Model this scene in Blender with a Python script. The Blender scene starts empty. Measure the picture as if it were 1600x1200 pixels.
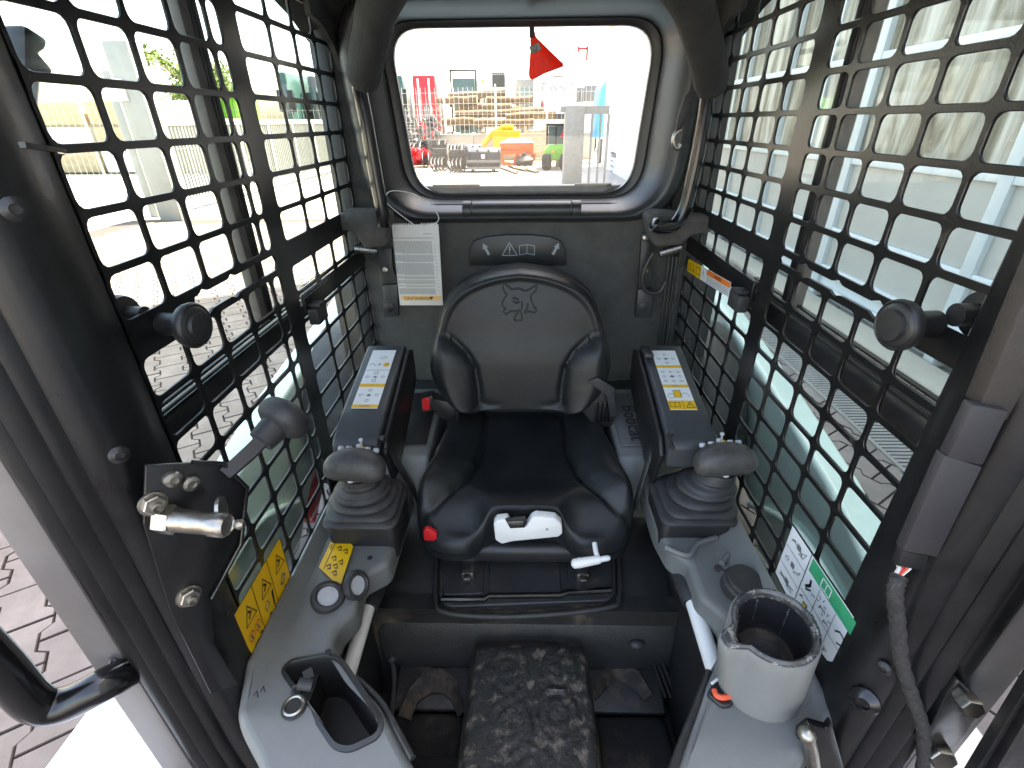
import bpy, bmesh, math, random
from mathutils import Vector, Matrix
from math import radians as RAD, sin, cos, pi
random.seed(7)
S = bpy.context.scene
COL = S.collection
H = 1.5                      # camera height above the paving; all cab coordinates below are relative to it

# ------------------------------------------------------------------ camera
FPX, CX, CY = 764.0, 800.0, 600.0
_Y = Vector((818-CX, CY-190, FPX)).normalized()
_Z = -Vector((815-CX, CY-2023, FPX)).normalized()
_Z = (_Z - _Y*_Z.dot(_Y)).normalized()
_X = _Y.cross(_Z)
if _X.x < 0: _X = -_X
RIGHT = Vector((_X.x, _Y.x, _Z.x)); UP = Vector((_X.y, _Y.y, _Z.y)); FWD = Vector((_X.z, _Y.z, _Z.z))
cam_d = bpy.data.cameras.new('camera'); cam = bpy.data.objects.new('camera', cam_d); COL.objects.link(cam)
cam_d.sensor_width = 36.0; cam_d.lens = FPX/1600*36.0
cam_d.clip_start = 0.02; cam_d.clip_end = 2000
Mx = Matrix((RIGHT, UP, -FWD)).transposed().to_4x4(); Mx.translation = (0, 0, H)
cam.matrix_world = Mx
S.camera = cam

# ------------------------------------------------------------------ light
SUN_EL, SUN_AZ = RAD(55), RAD(60)     # azimuth clockwise from +Y (rear of the machine)
W = bpy.data.worlds.new('World'); S.world = W; W.use_nodes = True
nt = W.node_tree; nt.nodes.clear()
sky = nt.nodes.new('ShaderNodeTexSky'); sky.sky_type = 'NISHITA'; sky.sun_disc = False
sky.sun_elevation = SUN_EL; sky.sun_rotation = SUN_AZ
sky.air_density = 1.0; sky.dust_density = 3.5; sky.ozone_density = 1.0
bg = nt.nodes.new('ShaderNodeBackground'); bg.inputs[1].default_value = 0.15
out = nt.nodes.new('ShaderNodeOutputWorld')
nt.links.new(sky.outputs[0], bg.inputs[0]); nt.links.new(bg.outputs[0], out.inputs[0])
sd = bpy.data.lights.new('sun', 'SUN'); sun = bpy.data.objects.new('sun', sd); COL.objects.link(sun)
sd.energy = 3.5; sd.angle = RAD(0.55); sd.color = (1, .955, .88)
sun.rotation_euler = Vector((sin(SUN_AZ)*cos(SUN_EL), cos(SUN_AZ)*cos(SUN_EL), sin(SUN_EL))).to_track_quat('Z', 'Y').to_euler()
sun.location = (8, 5, 14)
vs = S.view_settings; vs.view_transform = 'Standard'; vs.look = 'None'; vs.gamma = 1.0; vs.exposure = 3.15
vs.use_curve_mapping = False
vs.use_white_balance = True; vs.white_balance_temperature = 8100; vs.white_balance_tint = 11
S.cycles.use_denoising = True
try: S.cycles.denoiser = 'OPENIMAGEDENOISE'
except Exception: pass
S.cycles.max_bounces = 8; S.cycles.diffuse_bounces = 5; S.cycles.glossy_bounces = 4
S.cycles.transparent_max_bounces = 16; S.cycles.transmission_bounces = 6
S.cycles.caustics_reflective = False; S.cycles.caustics_refractive = False
S.cycles.sample_clamp_indirect = 6.0

# ------------------------------------------------------------------ where a point of the photo lies on a known plane
def ray(x, y): return RIGHT*((x-CX)/FPX) + UP*((CY-y)/FPX) + FWD
def P(x, y, X=None, Y=None, Z=None):
    d = ray(x, y)
    k = X/d.x if X is not None else (Y/d.y if Y is not None else Z/d.z)
    return d*k

# ------------------------------------------------------------------ materials
MATS = {}
def mat(name, col, rough=.5, metal=0, bump=0, bscale=200, var=0, vscale=8, coat=0, spec=.5, dust=None, dcov=.5, dscale=14, dsharp=.12, rvar=0, ddist=0):
    if name in MATS: return MATS[name]
    m = bpy.data.materials.new(name); m.use_nodes = True; t = m.node_tree; N = t.nodes; L = t.links
    b = N['Principled BSDF']
    b.inputs['Roughness'].default_value = rough; b.inputs['Metallic'].default_value = metal
    b.inputs['Specular IOR Level'].default_value = spec
    if coat: b.inputs['Coat Weight'].default_value = coat; b.inputs['Coat Roughness'].default_value = .12
    tc = N.new('ShaderNodeTexCoord')
    geo = N.new('ShaderNodeNewGeometry')
    c = None
    if var:
        no = N.new('ShaderNodeTexNoise'); no.inputs['Scale'].default_value = vscale; no.inputs['Detail'].default_value = 6; no.inputs['Roughness'].default_value = .65
        L.new(geo.outputs['Position'], no.inputs['Vector'])
        rp = N.new('ShaderNodeValToRGB')
        rp.color_ramp.elements[0].position = .3; rp.color_ramp.elements[1].position = .7
        rp.color_ramp.elements[0].color = tuple(max(0, x*(1-var)) for x in col)+(1,)
        rp.color_ramp.elements[1].color = tuple(min(1, x*(1+var)) for x in col)+(1,)
        L.new(no.outputs['Fac'], rp.inputs[0]); c = rp.outputs[0]
        if rvar:
            mr = N.new('ShaderNodeMapRange'); mr.inputs['To Min'].default_value = max(0.02, rough-rvar); mr.inputs['To Max'].default_value = min(1, rough+rvar)
            mr.inputs['From Min'].default_value = .3; mr.inputs['From Max'].default_value = .7
            L.new(no.outputs['Fac'], mr.inputs[0]); L.new(mr.outputs[0], b.inputs['Roughness'])
    if dust:
        n2 = N.new('ShaderNodeTexNoise'); n2.inputs['Scale'].default_value = dscale; n2.inputs['Detail'].default_value = 9; n2.inputs['Roughness'].default_value = .7; n2.inputs['Distortion'].default_value = ddist
        L.new(geo.outputs['Position'], n2.inputs['Vector'])
        r2 = N.new('ShaderNodeValToRGB'); r2.color_ramp.elements[0].position = 1-dcov-dsharp*.5+.0; r2.color_ramp.elements[1].position = min(1, 1-dcov+dsharp*.5)
        L.new(n2.outputs['Fac'], r2.inputs[0])
        mx = N.new('ShaderNodeMix'); mx.data_type = 'RGBA'
        L.new(r2.outputs[0], mx.inputs['Factor'])
        if c: L.new(c, mx.inputs['A'])
        else: mx.inputs['A'].default_value = tuple(col)+(1,)
        mx.inputs['B'].default_value = tuple(dust)+(1,)
        c = mx.outputs['Result']
        mr2 = N.new('ShaderNodeMapRange'); mr2.inputs['To Min'].default_value = rough; mr2.inputs['To Max'].default_value = .9
        L.new(r2.outputs[0], mr2.inputs[0]); L.new(mr2.outputs[0], b.inputs['Roughness'])
    if c: L.new(c, b.inputs['Base Color'])
    else: b.inputs['Base Color'].default_value = tuple(col)+(1,)
    if bump:
        n3 = N.new('ShaderNodeTexNoise'); n3.inputs['Scale'].default_value = bscale; n3.inputs['Detail'].default_value = 3
        L.new(geo.outputs['Position'], n3.inputs['Vector'])
        bp = N.new('ShaderNodeBump'); bp.inputs['Strength'].default_value = bump; bp.inputs['Distance'].default_value = .002
        L.new(n3.outputs['Fac'], bp.inputs['Height']); L.new(bp.outputs[0], b.inputs['Normal'])
    m.diffuse_color = tuple(col)+(1,)
    MATS[name] = m
    return m

def glassmat(name, tint=(1, 1, 1), refl=.06, dirt=0.0, dirtcol=(.6, .6, .55)):
    m = bpy.data.materials.new(name); m.use_nodes = True; t = m.node_tree; N = t.nodes; L = t.links
    N.clear(); o = N.new('ShaderNodeOutputMaterial')
    tr = N.new('ShaderNodeBsdfTransparent'); tr.inputs[0].default_value = tuple(tint)+(1,)
    gl = N.new('ShaderNodeBsdfGlossy'); gl.inputs['Roughness'].default_value = .02
    lw = N.new('ShaderNodeLayerWeight'); lw.inputs[0].default_value = .5
    pw = N.new('ShaderNodeMath'); pw.operation = 'POWER'; pw.inputs[1].default_value = 4.0
    L.new(lw.outputs['Facing'], pw.inputs[0])
    fr = N.new('ShaderNodeMath'); fr.operation = 'MULTIPLY_ADD'; fr.inputs[1].default_value = .5; fr.inputs[2].default_value = .025
    L.new(pw.outputs[0], fr.inputs[0])
    mx = N.new('ShaderNodeMixShader')
    L.new(fr.outputs[0], mx.inputs[0]); L.new(tr.outputs[0], mx.inputs[1]); L.new(gl.outputs[0], mx.inputs[2])
    last = mx
    if dirt:
        geo = N.new('ShaderNodeNewGeometry')
        no = N.new('ShaderNodeTexNoise'); no.inputs['Scale'].default_value = 5; no.inputs['Detail'].default_value = 10; no.inputs['Roughness'].default_value = .7
        L.new(geo.outputs['Position'], no.inputs['Vector'])
        mr = N.new('ShaderNodeMapRange'); mr.inputs['From Min'].default_value = .4; mr.inputs['From Max'].default_value = .75
        mr.inputs['To Min'].default_value = 0; mr.inputs['To Max'].default_value = dirt
        L.new(no.outputs['Fac'], mr.inputs[0])
        df = N.new('ShaderNodeBsdfDiffuse'); df.inputs[0].default_value = tuple(dirtcol)+(1,)
        m2 = N.new('ShaderNodeMixShader'); L.new(mr.outputs[0], m2.inputs[0]); L.new(mx.outputs[0], m2.inputs[1]); L.new(df.outputs[0], m2.inputs[2])
        last = m2
    L.new(last.outputs[0], o.inputs[0])
    MATS[name] = m
    return m

# ------------------------------------------------------------------ mesh collector
def ortho(d):
    d = Vector(d).normalized()
    a = Vector((0, 0, 1)) if abs(d.z) < .9 else Vector((1, 0, 0))
    u = d.cross(a).normalized(); v = d.cross(u).normalized()
    return u, v
def frame(d, up=(0, 0, 1)):
    """matrix whose x axis is d, z as near up as can be"""
    d = Vector(d).normalized(); z = Vector(up); z = (z-d*z.dot(d)).normalized(); y = z.cross(d)
    return Matrix((d, y, z)).transposed()
class MB:
    def __init__(s): s.v = []; s.f = []; s.m = []; s.mi = 0
    def add(s, vs, fs, M=None):
        o = len(s.v)
        for p in vs:
            p = Vector(p); s.v.append(M @ p if M is not None else p)
        for f in fs: s.f.append([i+o for i in f]); s.m.append(s.mi)
        return s
    def poly(s, pts): return s.add(pts, [list(range(len(pts)))])
    def bm(s, b, M=None):
        b.verts.index_update()
        s.add([v.co.copy() for v in b.verts], [[v.index for v in f.verts] for f in b.faces], M); b.free(); return s
    def box(s, c, size, R=None, bev=0, seg=2):
        b = bmesh.new(); bmesh.ops.create_cube(b, size=1)
        for v in b.verts: v.co = Vector((v.co.x*size[0], v.co.y*size[1], v.co.z*size[2]))
        if bev: bmesh.ops.bevel(b, geom=b.edges[:], offset=min(bev, min(size)*.49), segments=seg, affect='EDGES', profile=.5)
        M = Matrix.Translation(Vector(c)) @ (R.to_4x4() if R is not None else Matrix())
        return s.bm(b, M)
    def bx(s, x0, x1, y0, y1, z0, z1, bev=0, seg=2):
        return s.box(((x0+x1)/2, (y0+y1)/2, (z0+z1)/2), (abs(x1-x0), abs(y1-y0), abs(z1-z0)), None, bev, seg)
    def prism(s, pts, ext, bev=0, seg=2):
        b = bmesh.new(); e = Vector(ext)
        a = [b.verts.new(Vector(p)) for p in pts]; c = [b.verts.new(Vector(p)+e) for p in pts]; n = len(pts)
        b.faces.new(a[::-1]); b.faces.new(c)
        for i in range(n): b.faces.new((a[i], a[(i+1) % n], c[(i+1) % n], c[i]))
        bmesh.ops.recalc_face_normals(b, faces=b.faces[:])
        if bev: bmesh.ops.bevel(b, geom=b.edges[:], offset=bev, segments=seg, affect='EDGES', profile=.5)
        return s.bm(b)
    def loft(s, rings, cap=True, closed=True):
        n = len(rings[0]); vs = [p for r in rings for p in r]; fs = []
        for i in range(len(rings)-1):
            for j in range(n if closed else n-1):
                k = (j+1) % n; fs.append([i*n+j, i*n+k, (i+1)*n+k, (i+1)*n+j])
        if cap: fs.append(list(range(n))[::-1]); fs.append([(len(rings)-1)*n+j for j in range(n)])
        return s.add(vs, fs)
    def tube(s, pts, r, n=12, cap=True, flat=None):
        pts = [Vector(p) for p in pts]; N = len(pts)
        rs = r if isinstance(r, (list, tuple)) else [r]*N
        t0 = (pts[1]-pts[0]).normalized(); u, v = ortho(t0); rings = []
        for i, p in enumerate(pts):
            t = (pts[min(i+1, N-1)]-pts[max(i-1, 0)]).normalized()
            u = (u-t*u.dot(t)).normalized(); v = t.cross(u)
            rings.append([p+(u*cos(a)+v*sin(a)*(flat or 1))*rs[i] for a in [2*pi*k/n for k in range(n)]])
        return s.loft(rings, cap)
    def lathe(s, prof, o, d, n=24):
        o = Vector(o); d = Vector(d).normalized(); u, v = ortho(d)
        rings = [[o+d*h+(u*cos(a)+v*sin(a))*max(r, 1e-5) for a in [2*pi*k/n for k in range(n)]] for r, h in prof]
        return s.loft(rings, True)
    def ell(s, c, r, R=None, nu=20, nv=12, p=1.0):
        rings = []
        def sp(x): return math.copysign(abs(x)**p, x)
        for i in range(nv+1):
            th = -pi/2+pi*i/nv; th = max(-pi/2+.01, min(pi/2-.01, th))
            ring = []
            for j in range(nu):
                a = 2*pi*j/nu
                q = Vector((sp(cos(th))*sp(cos(a))*r[0], sp(cos(th))*sp(sin(a))*r[1], sp(sin(th))*r[2]))
                ring.append((R @ q if R is not None else q)+Vector(c))
            rings.append(ring)
        return s.loft(rings, True)
    def hexnut(s, c, d, r, h):
        c = Vector(c); d = Vector(d).normalized(); u, v = ortho(d)
        def ring(rr, hh): return [c+d*hh+(u*cos(a)+v*sin(a))*rr for a in [pi/3*k for k in range(6)]]
        s.loft([ring(r*.97, 0), ring(r, h*.1), ring(r, h*.85), ring(r*.88, h)])
        return s

class Null: pass
WLOC = {}
def link(name, data, parent, wl):
    o = bpy.data.objects.new(name, data); COL.objects.link(o)
    WLOC[o.name] = wl
    if parent is not None:
        o.parent = parent; o.location = wl-WLOC[parent.name]
    else: o.location = wl
    return o
def obj(name, mb, mats, parent=None, ang=35, raw=False, base=False):
    """one mesh object; vertices are camera-relative (raw=True: world)"""
    if not isinstance(mats, (list, tuple)): mats = [mats]
    off = Vector((0, 0, 0 if raw else H))
    vs = [v+off for v in mb.v]
    lo = Vector([min(v[i] for v in vs) for i in range(3)]); hi = Vector([max(v[i] for v in vs) for i in range(3)])
    c = (lo+hi)/2; c.z = lo.z
    me = bpy.data.meshes.new(name); me.from_pydata([v-c for v in vs], [], mb.f)
    for m in mats: me.materials.append(m)
    if len(mats) > 1: me.polygons.foreach_set('material_index', mb.m)
    b = bmesh.new(); b.from_mesh(me); bmesh.ops.recalc_face_normals(b, faces=b.faces[:]); b.to_mesh(me); b.free()
    me.shade_smooth()
    try: me.set_sharp_from_angle(angle=RAD(ang))
    except Exception: pass
    return link(name, me, parent, c)
def thing(name, loc, label, cat, group=None, raw=False):
    o = link(name, None, None, Vector(loc)+Vector((0, 0, 0 if raw else H))); o.empty_display_size = .05
    tag(o, label, cat, group); return o
def tag(o, label=None, cat=None, group=None, kind=None):
    if label: o['label'] = label
    if cat: o['category'] = cat
    if group: o['group'] = group
    if kind: o['kind'] = kind
    return o
def copy_tree(o, parent=None, loc=None, label=None):
    c = o.copy(); COL.objects.link(c); c.parent = parent
    if loc is not None: c.location = loc
    if label: c['label'] = label
    for ch in o.children:
        copy_tree(ch, c)
    return c
_TX = {}
def textmesh(txt, size=1.0):
    """filled lettering as (verts2d, faces), centred on the origin"""
    if txt in _TX: return _TX[txt]
    cu = bpy.data.curves.new('t', 'FONT'); cu.body = txt; cu.size = 1; cu.align_x = 'CENTER'; cu.align_y = 'CENTER'; cu.resolution_u = 2
    o = bpy.data.objects.new('t', cu); COL.objects.link(o)
    dg = bpy.context.evaluated_depsgraph_get(); me = bpy.data.meshes.new_from_object(o.evaluated_get(dg))
    r = ([v.co.copy() for v in me.vertices], [list(p.vertices) for p in me.polygons])
    bpy.data.objects.remove(o); bpy.data.curves.remove(cu); bpy.data.meshes.remove(me)
    _TX[txt] = r; return r
class Face:
    """2-D drawing on a plane: origin o, unit axes u (right), v (up); lifted along n"""
    def __init__(s, mb, o, u, v, lift=.0004):
        s.mb = mb; s.o = Vector(o); s.u = Vector(u).normalized(); v = Vector(v); s.v = (v-s.u*v.dot(s.u)).normalized()
        s.n = s.u.cross(s.v); s.l = lift
    def p(s, a, b, k=1): return s.o+s.u*a+s.v*b+s.n*s.l*k
    def poly(s, pts, m=0, k=1): s.mb.mi = m; s.mb.poly([s.p(a, b, k) for a, b in pts]); return s
    def rect(s, a0, b0, a1, b1, m=0, k=1): return s.poly([(a0, b0), (a1, b0), (a1, b1), (a0, b1)], m, k)
    def line(s, pts, w, m=0, k=1, closed=False):
        pts = [Vector((a, b)) for a, b in pts]
        if closed: pts = pts+[pts[0]]
        for p, q in zip(pts, pts[1:]):
            d = (q-p); 
            if d.length < 1e-7: continue
            d = d.normalized()*w/2; e = Vector((-d.y, d.x)); p2 = p-d*.6; q2 = q+d*.6
            s.poly([tuple(p2-e), tuple(q2-e), tuple(q2+e), tuple(p2+e)], m, k)
        return s
    def disc(s, a, b, r, m=0, k=1, n=16, sx=1): return s.poly([(a+cos(2*pi*i/n)*r*sx, b+sin(2*pi*i/n)*r) for i in range(n)], m, k)
    def text(s, txt, a, b, size, m=0, k=1, rot=0, sx=1):
        vs, fs = textmesh(txt); s.mb.mi = m; c, d = cos(rot), sin(rot)
        s.mb.add([s.p(a+(v.x*sx*c-v.y*d)*size, b+(v.x*sx*d+v.y*c)*size, k) for v in vs], fs); return s
def rrect(w, h, r, n=4):
    """rounded rectangle outline centred on 0, ccw"""
    pts = []
    for cx, cy, a0 in ((w/2-r, h/2-r, 0), (-w/2+r, h/2-r, 90), (-w/2+r, -h/2+r, 180), (w/2-r, -h/2+r, 270)):
        for i in range(n+1):
            a = RAD(a0+90*i/n); pts.append((cx+r*cos(a), cy+r*sin(a)))
    return pts
def roundpoly(pts, r, n=4):
    """round the corners of a 2-D polygon"""
    out = []; N = len(pts)
    for i in range(N):
        p = Vector(pts[i][:2]); a = Vector(pts[i-1][:2]); c = Vector(pts[(i+1) % N][:2])
        rr = r if not isinstance(r, (list, tuple)) else r[i]
        u = (a-p); v = (c-p); k = min(rr, u.length*.45, v.length*.45)
        p0 = p+u.normalized()*k; p1 = p+v.normalized()*k
        for j in range(n+1):
            t = j/n; out.append(tuple(p0*(1-t)**2+p*2*t*(1-t)+p1*t*t))
    return out
def offset2(pts, d):
    """offset polygon inwards (ccw, d>0)"""
    n = len(pts); out = []
    ar = sum(pts[i][0]*pts[(i+1) % n][1]-pts[(i+1) % n][0]*pts[i][1] for i in range(n))
    sg = 1 if ar > 0 else -1
    for i in range(n):
        a = Vector(pts[i-1]); b = Vector(pts[i]); c = Vector(pts[(i+1) % n])
        e1 = (b-a).normalized(); e2 = (c-b).normalized()
        n1 = Vector((-e1.y, e1.x))*sg; n2 = Vector((-e2.y, e2.x))*sg
        m = (n1+n2); 
        if m.length < 1e-6: m = n1
        m = m.normalized(); k = d/max(.35, m.dot(n1))
        out.append(tuple(b+m*k))
    return out
def slab(mb, outer, zf, depth, r=.01, holes=(), seg=4, hdepth=None, to3=None):
    """plate with rounded upper edge and optional openings; zf(x,y) is the top height; depth a number or bottom function"""
    to3 = to3 or (lambda x, y, z: Vector((x, y, z)))
    n = len(outer); rings = []
    for i in range(seg+1):
        a = pi/2*i/seg
        ins = r*(1-sin(a)); dz = r*(1-cos(a))
        o2 = offset2(outer, ins) if ins > 1e-6 else outer
        rings.append([to3(x, y, zf(x, y)-dz) for x, y in o2])
    if callable(depth): rings.append([to3(x, y, depth(x, y)) for x, y in outer])
    else: rings.append([to3(x, y, zf(x, y)-depth) for x, y in outer])
    mb.loft(rings, cap=False)
    b = bmesh.new(); E = []
    def loop(pts):
        vs = [b.verts.new(p) for p in pts]
        for i in range(len(vs)): E.append(b.edges.new((vs[i], vs[(i+1) % len(vs)])))
    loop(rings[0])
    for h in holes: loop([to3(x, y, zf(x, y)) for x, y in h])
    bmesh.ops.triangle_fill(b, use_beauty=True, use_dissolve=False, edges=E)
    bmesh.ops.subdivide_edges(b, edges=b.edges[:], cuts=4, use_grid_fill=True)
    for v in b.verts: v.co.z = zf(v.co.x, v.co.y)
    mb.bm(b)
    return mb
def smooth_path(pts, k=6):
    """Catmull-Rom through points"""
    pts = [Vector(p) for p in pts]; out = []
    for i in range(len(pts)-1):
        p0 = pts[max(i-1, 0)]; p1 = pts[i]; p2 = pts[i+1]; p3 = pts[min(i+2, len(pts)-1)]
        for j in range(k):
            t = j/k
            out.append(.5*((2*p1)+(p2-p0)*t+(2*p0-5*p1+4*p2-p3)*t*t+(-p0+3*p1-3*p2+p3)*t**3))
    out.append(pts[-1]); return out
def lerp(a, b, t): return a+(b-a)*t
def interp(tab, t):
    for (a, x), (b, y) in zip(tab, tab[1:]):
        if t <= b: 
            k = (t-a)/(b-a) if b > a else 0
            k = max(0, min(1, k)); return x+(y-x)*k
    return tab[-1][1]
def sstep(a, b, x):
    t = max(0, min(1, (x-a)/(b-a))); return t*t*(3-2*t)

# shared colours
mat('screen_paint', (.0075, .0075, .008), .30, bump=.15, bscale=260, var=.3, vscale=30, dust=(.09, .068, .05), dcov=.30, dscale=24, dsharp=.18)
mat('pillar_paint', (.009, .009, .0095), .34, bump=.10, bscale=190, var=.3, vscale=16, coat=.15, rvar=.08)
mat('gloss_black', (.007, .007, .008), .2, coat=.25, var=.2, vscale=20)
mat('seal_rubber', (.022, .021, .021), .38, var=.35, vscale=40, bump=.2, bscale=150)
mat('foam', (.068, .065, .060), .95, bump=.9, bscale=330, var=.3, vscale=30)
mat('headliner', (.034, .034, .033), .95, bump=.6, bscale=420, var=.25, vscale=25)
mat('panel_fabric', (.074, .073, .068), .95, bump=.9, bscale=520, var=.22, vscale=18)
mat('frame_plastic', (.030, .032, .033), .38, bump=.12, bscale=500, var=.15, vscale=14)
mat('vinyl', (.0135, .0150, .0160), .36, spec=.33, bump=.28, bscale=380, var=.3, vscale=9, rvar=.07)
mat('boot_rubber', (.028, .028, .029), .55, bump=.25, bscale=300, var=.3, vscale=30)
mat('grip_rubber', (.050, .048, .047), .48, bump=.3, bscale=240, var=.45, vscale=45)
mat('armrest_plastic', (.042, .047, .052), .42, bump=.15, bscale=600, var=.12, vscale=12)
mat('armrest_side', (.012, .012, .013), .42, bump=.25, bscale=400)
mat('console_grey', (.150, .156, .150), .42, bump=.12, bscale=700, var=.10, vscale=10)
mat('console_light', (.195, .20, .192), .45, bump=.12, bscale=700, var=.06, vscale=10)
mat('black_plastic', (.019, .019, .020), .42, bump=.15, bscale=400, var=.25, vscale=20)
mat('mat_black', (.022, .022, .022), .42, bump=.5, bscale=330, var=.35, vscale=12, dust=(.13, .10, .07), dcov=.36, dscale=9, dsharp=.22)
mat('pedestal', (.034, .034, .034), .33, bump=.8, bscale=380, var=.3, vscale=10, dust=(.08, .06, .04), dcov=.31, dscale=7, dsharp=.2)
mat('hump', (.022, .022, .020), .5, bump=.9, bscale=160, var=.5, vscale=50, dust=(.20, .165, .13), dcov=.39, dscale=42, dsharp=.16, ddist=.35)
mat('brown_dirt', (.034, .027, .021), .5, bump=.8, bscale=90, var=.7, vscale=30, dust=(.11, .08, .055), dcov=.42, dscale=30, dsharp=.2)
mat('zinc', (.40, .375, .335), .36, 1, bump=.3, bscale=120, var=.25, vscale=50)
mat('steel_dull', (.35, .34, .32), .38, 1, var=.3, vscale=40)
mat('white_plastic', (.72, .72, .70), .4, bump=.1, bscale=200, var=.04)
mat('white_paint', (.80, .80, .78), .3, var=.03)
mat('red_plastic', (.62, .02, .025), .3)
mat('orange_plastic', (.75, .10, .04), .4)
mat('decal_yellow', (.83, .47, .012), .38, var=.04, vscale=30)
mat('decal_white', (.74, .76, .78), .35)
mat('decal_green', (.02, .33, .15), .4, var=.15, vscale=60)
mat('decal_orange', (.85, .20, .03), .4)
mat('paper', (.62, .61, .58), .8, var=.04, vscale=40)
mat('paper_orange', (.80, .47, .16), .8)
mat('print_black', (.012, .012, .012), .5)
mat('print_grey', (.16, .17, .17), .5)
mat('print_red', (.6, .03, .02), .5)
mat('sign_grey', (.32, .34, .36), .5)
mat('silver_disc', (.42, .43, .45), .45, var=.1, vscale=80)
mat('arm_paint', (.50, .655, .615), .25, var=.06, vscale=10, bump=.08, bscale=30, coat=.3)
mat('stile_grey', (.16, .15, .135), .5, var=.2, vscale=30)
mat('band_grey', (.20, .178, .170), .5, var=.10, vscale=9, bump=.2, bscale=60)
mat('cover_mauve', (.036, .034, .037), .5, bump=.2, bscale=500, var=.1)
mat('tan_plastic', (.048, .040, .035), .55, bump=.3, bscale=300, var=.15)
glassmat('side_glass', (.91, .97, .95), dirt=.035)
glassmat('rear_glass', (.97, .98, .98), dirt=.02)
def translucent(name, col, k=.5):
    m = bpy.data.materials.new(name); m.use_nodes = True; t = m.node_tree; b = t.nodes['Principled BSDF']
    b.inputs['Base Color'].default_value = tuple(col)+(1,); b.inputs['Roughness'].default_value = .4
    tl_ = t.nodes.new('ShaderNodeBsdfTranslucent'); tl_.inputs[0].default_value = tuple(col)+(1,)
    mx = t.nodes.new('ShaderNodeMixShader'); mx.inputs[0].default_value = k
    t.links.new(b.outputs[0], mx.inputs[1]); t.links.new(tl_.outputs[0], mx.inputs[2]); t.links.new(mx.outputs[0], t.nodes['Material Output'].inputs[0])
    MATS[name] = m
translucent('tag_red', (.85, .055, .02), .55)
def panemat(name):
    m = bpy.data.materials.new(name); m.use_nodes = True; t = m.node_tree; N = t.nodes; L = t.links; b = N['Principled BSDF']
    geo = N.new('ShaderNodeNewGeometry'); mp = N.new('ShaderNodeMapping'); mp.inputs['Scale'].default_value = (1, 3.2, .55)
    L.new(geo.outputs['Position'], mp.inputs[0])
    n1 = N.new('ShaderNodeTexNoise'); n1.inputs['Scale'].default_value = 1.3; n1.inputs['Detail'].default_value = 8; n1.inputs['Roughness'].default_value = .62; n1.inputs['Distortion'].default_value = .8
    L.new(mp.outputs[0], n1.inputs['Vector'])
    r = N.new('ShaderNodeValToRGB'); e = r.color_ramp.elements; b.inputs['Specular IOR Level'].default_value = .22; e[0].position = .34; e[0].color = (.05, .047, .04, 1); e[1].position = .72; e[1].color = (.60, .58, .52, 1)
    x = e.new(.46); x.color = (.17, .15, .11, 1); x = e.new(.56); x.color = (.36, .34, .29, 1)
    L.new(n1.outputs['Fac'], r.inputs[0]); L.new(r.outputs[0], b.inputs['Base Color'])
    mr = N.new('ShaderNodeMapRange'); mr.inputs['To Min'].default_value = .12; mr.inputs['To Max'].default_value = .55; L.new(n1.outputs['Fac'], mr.inputs[0]); L.new(mr.outputs[0], b.inputs['Roughness'])
    n2 = N.new('ShaderNodeTexNoise'); n2.inputs['Scale'].default_value = 1.6; L.new(geo.outputs['Position'], n2.inputs['Vector'])
    bp = N.new('ShaderNodeBump'); bp.inputs['Strength'].default_value = .25; bp.inputs['Distance'].default_value = .05; L.new(n2.outputs['Fac'], bp.inputs['Height']); L.new(bp.outputs[0], b.inputs['Normal'])
    MATS[name] = m
panemat('dark_glass')
M = MATS
# ================================================================== the setting
def bone(L=.2, Wd=.165, g=.0027, hgt=.05):
    """double-T paving stone outline"""
    a = L/2-g; w = Wd/2-g; j = .016; c0 = L/4-.010-g; c1 = L/4+.010-g*0
    return [(a, -w-j), (a, w+j), (c1, w+j), (c0, w-j), (-c0, w-j), (-c1, w+j), (-a, w+j),
            (-a, -w-j), (-c1, -w-j), (-c0, -w+j), (c0, -w+j), (c1, -w-j)]
mat('paver', (.215, .184, .168), .85, bump=.9, bscale=260, var=.22, vscale=5, dust=(.15, .125, .11), dcov=.42, dscale=3.2, dsharp=.35)
mat('joint_sand', (.075, .055, .052), .95, var=.3, vscale=60)
mat('yard', (.36, .34, .31), .9, bump=.5, bscale=80, var=.12, vscale=.6)
g = MB(); g.poly([(-400, -60, 0), (400, -60, 0), (400, 700, 0), (-400, 700, 0)])
ground = tag(obj('ground', g, M['yard'], raw=True), kind='structure')
gp = MB(); gp.poly([(-7, -2, .004), (2.74, -2, .004), (2.74, 9, .004), (-7, 9, .004)])
paving = tag(obj('paving', gp, M['joint_sand'], raw=True), kind='structure')
ax = Vector((.563, -.826)); ay = Vector((.826, .563))
pb = MB(); o2 = bone(); up = offset2(o2, .003)
pb.mi = 1; pb.loft([[Vector((x, y, 0)) for x, y in o2], [Vector((x, y, .009)) for x, y in o2], [Vector((x, y, .012)) for x, y in up]], cap=False)
pb.mi = 0; pb.poly([(x, y, .012) for x, y in up])
pav_me = None; cand = []
for i in range(-60, 60):
    for j in range(-60, 60):
        q = ax*(i*.2+(.1 if j % 2 else 0))+ay*(j*.165)
        if not (-6.5 < q.x < 2.7 and -1.0 < q.y < 8.6): continue
        d = Vector((q.x, q.y, -H)); zc = d.dot(FWD)
        if zc < .1: continue
        px = CX+FPX*d.dot(RIGHT)/zc; py = CY-FPX*d.dot(UP)/zc
        vis = -60 < px < 1660 and -20 < py < 1260 and not (560 < px < 1060 and py > 300) and abs(q.x) > .55
        cand.append((0 if vis else 1, d.length, q))
cand.sort(key=lambda c: (c[0], c[1]))
rot = math.atan2(ax.y, ax.x)
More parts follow.
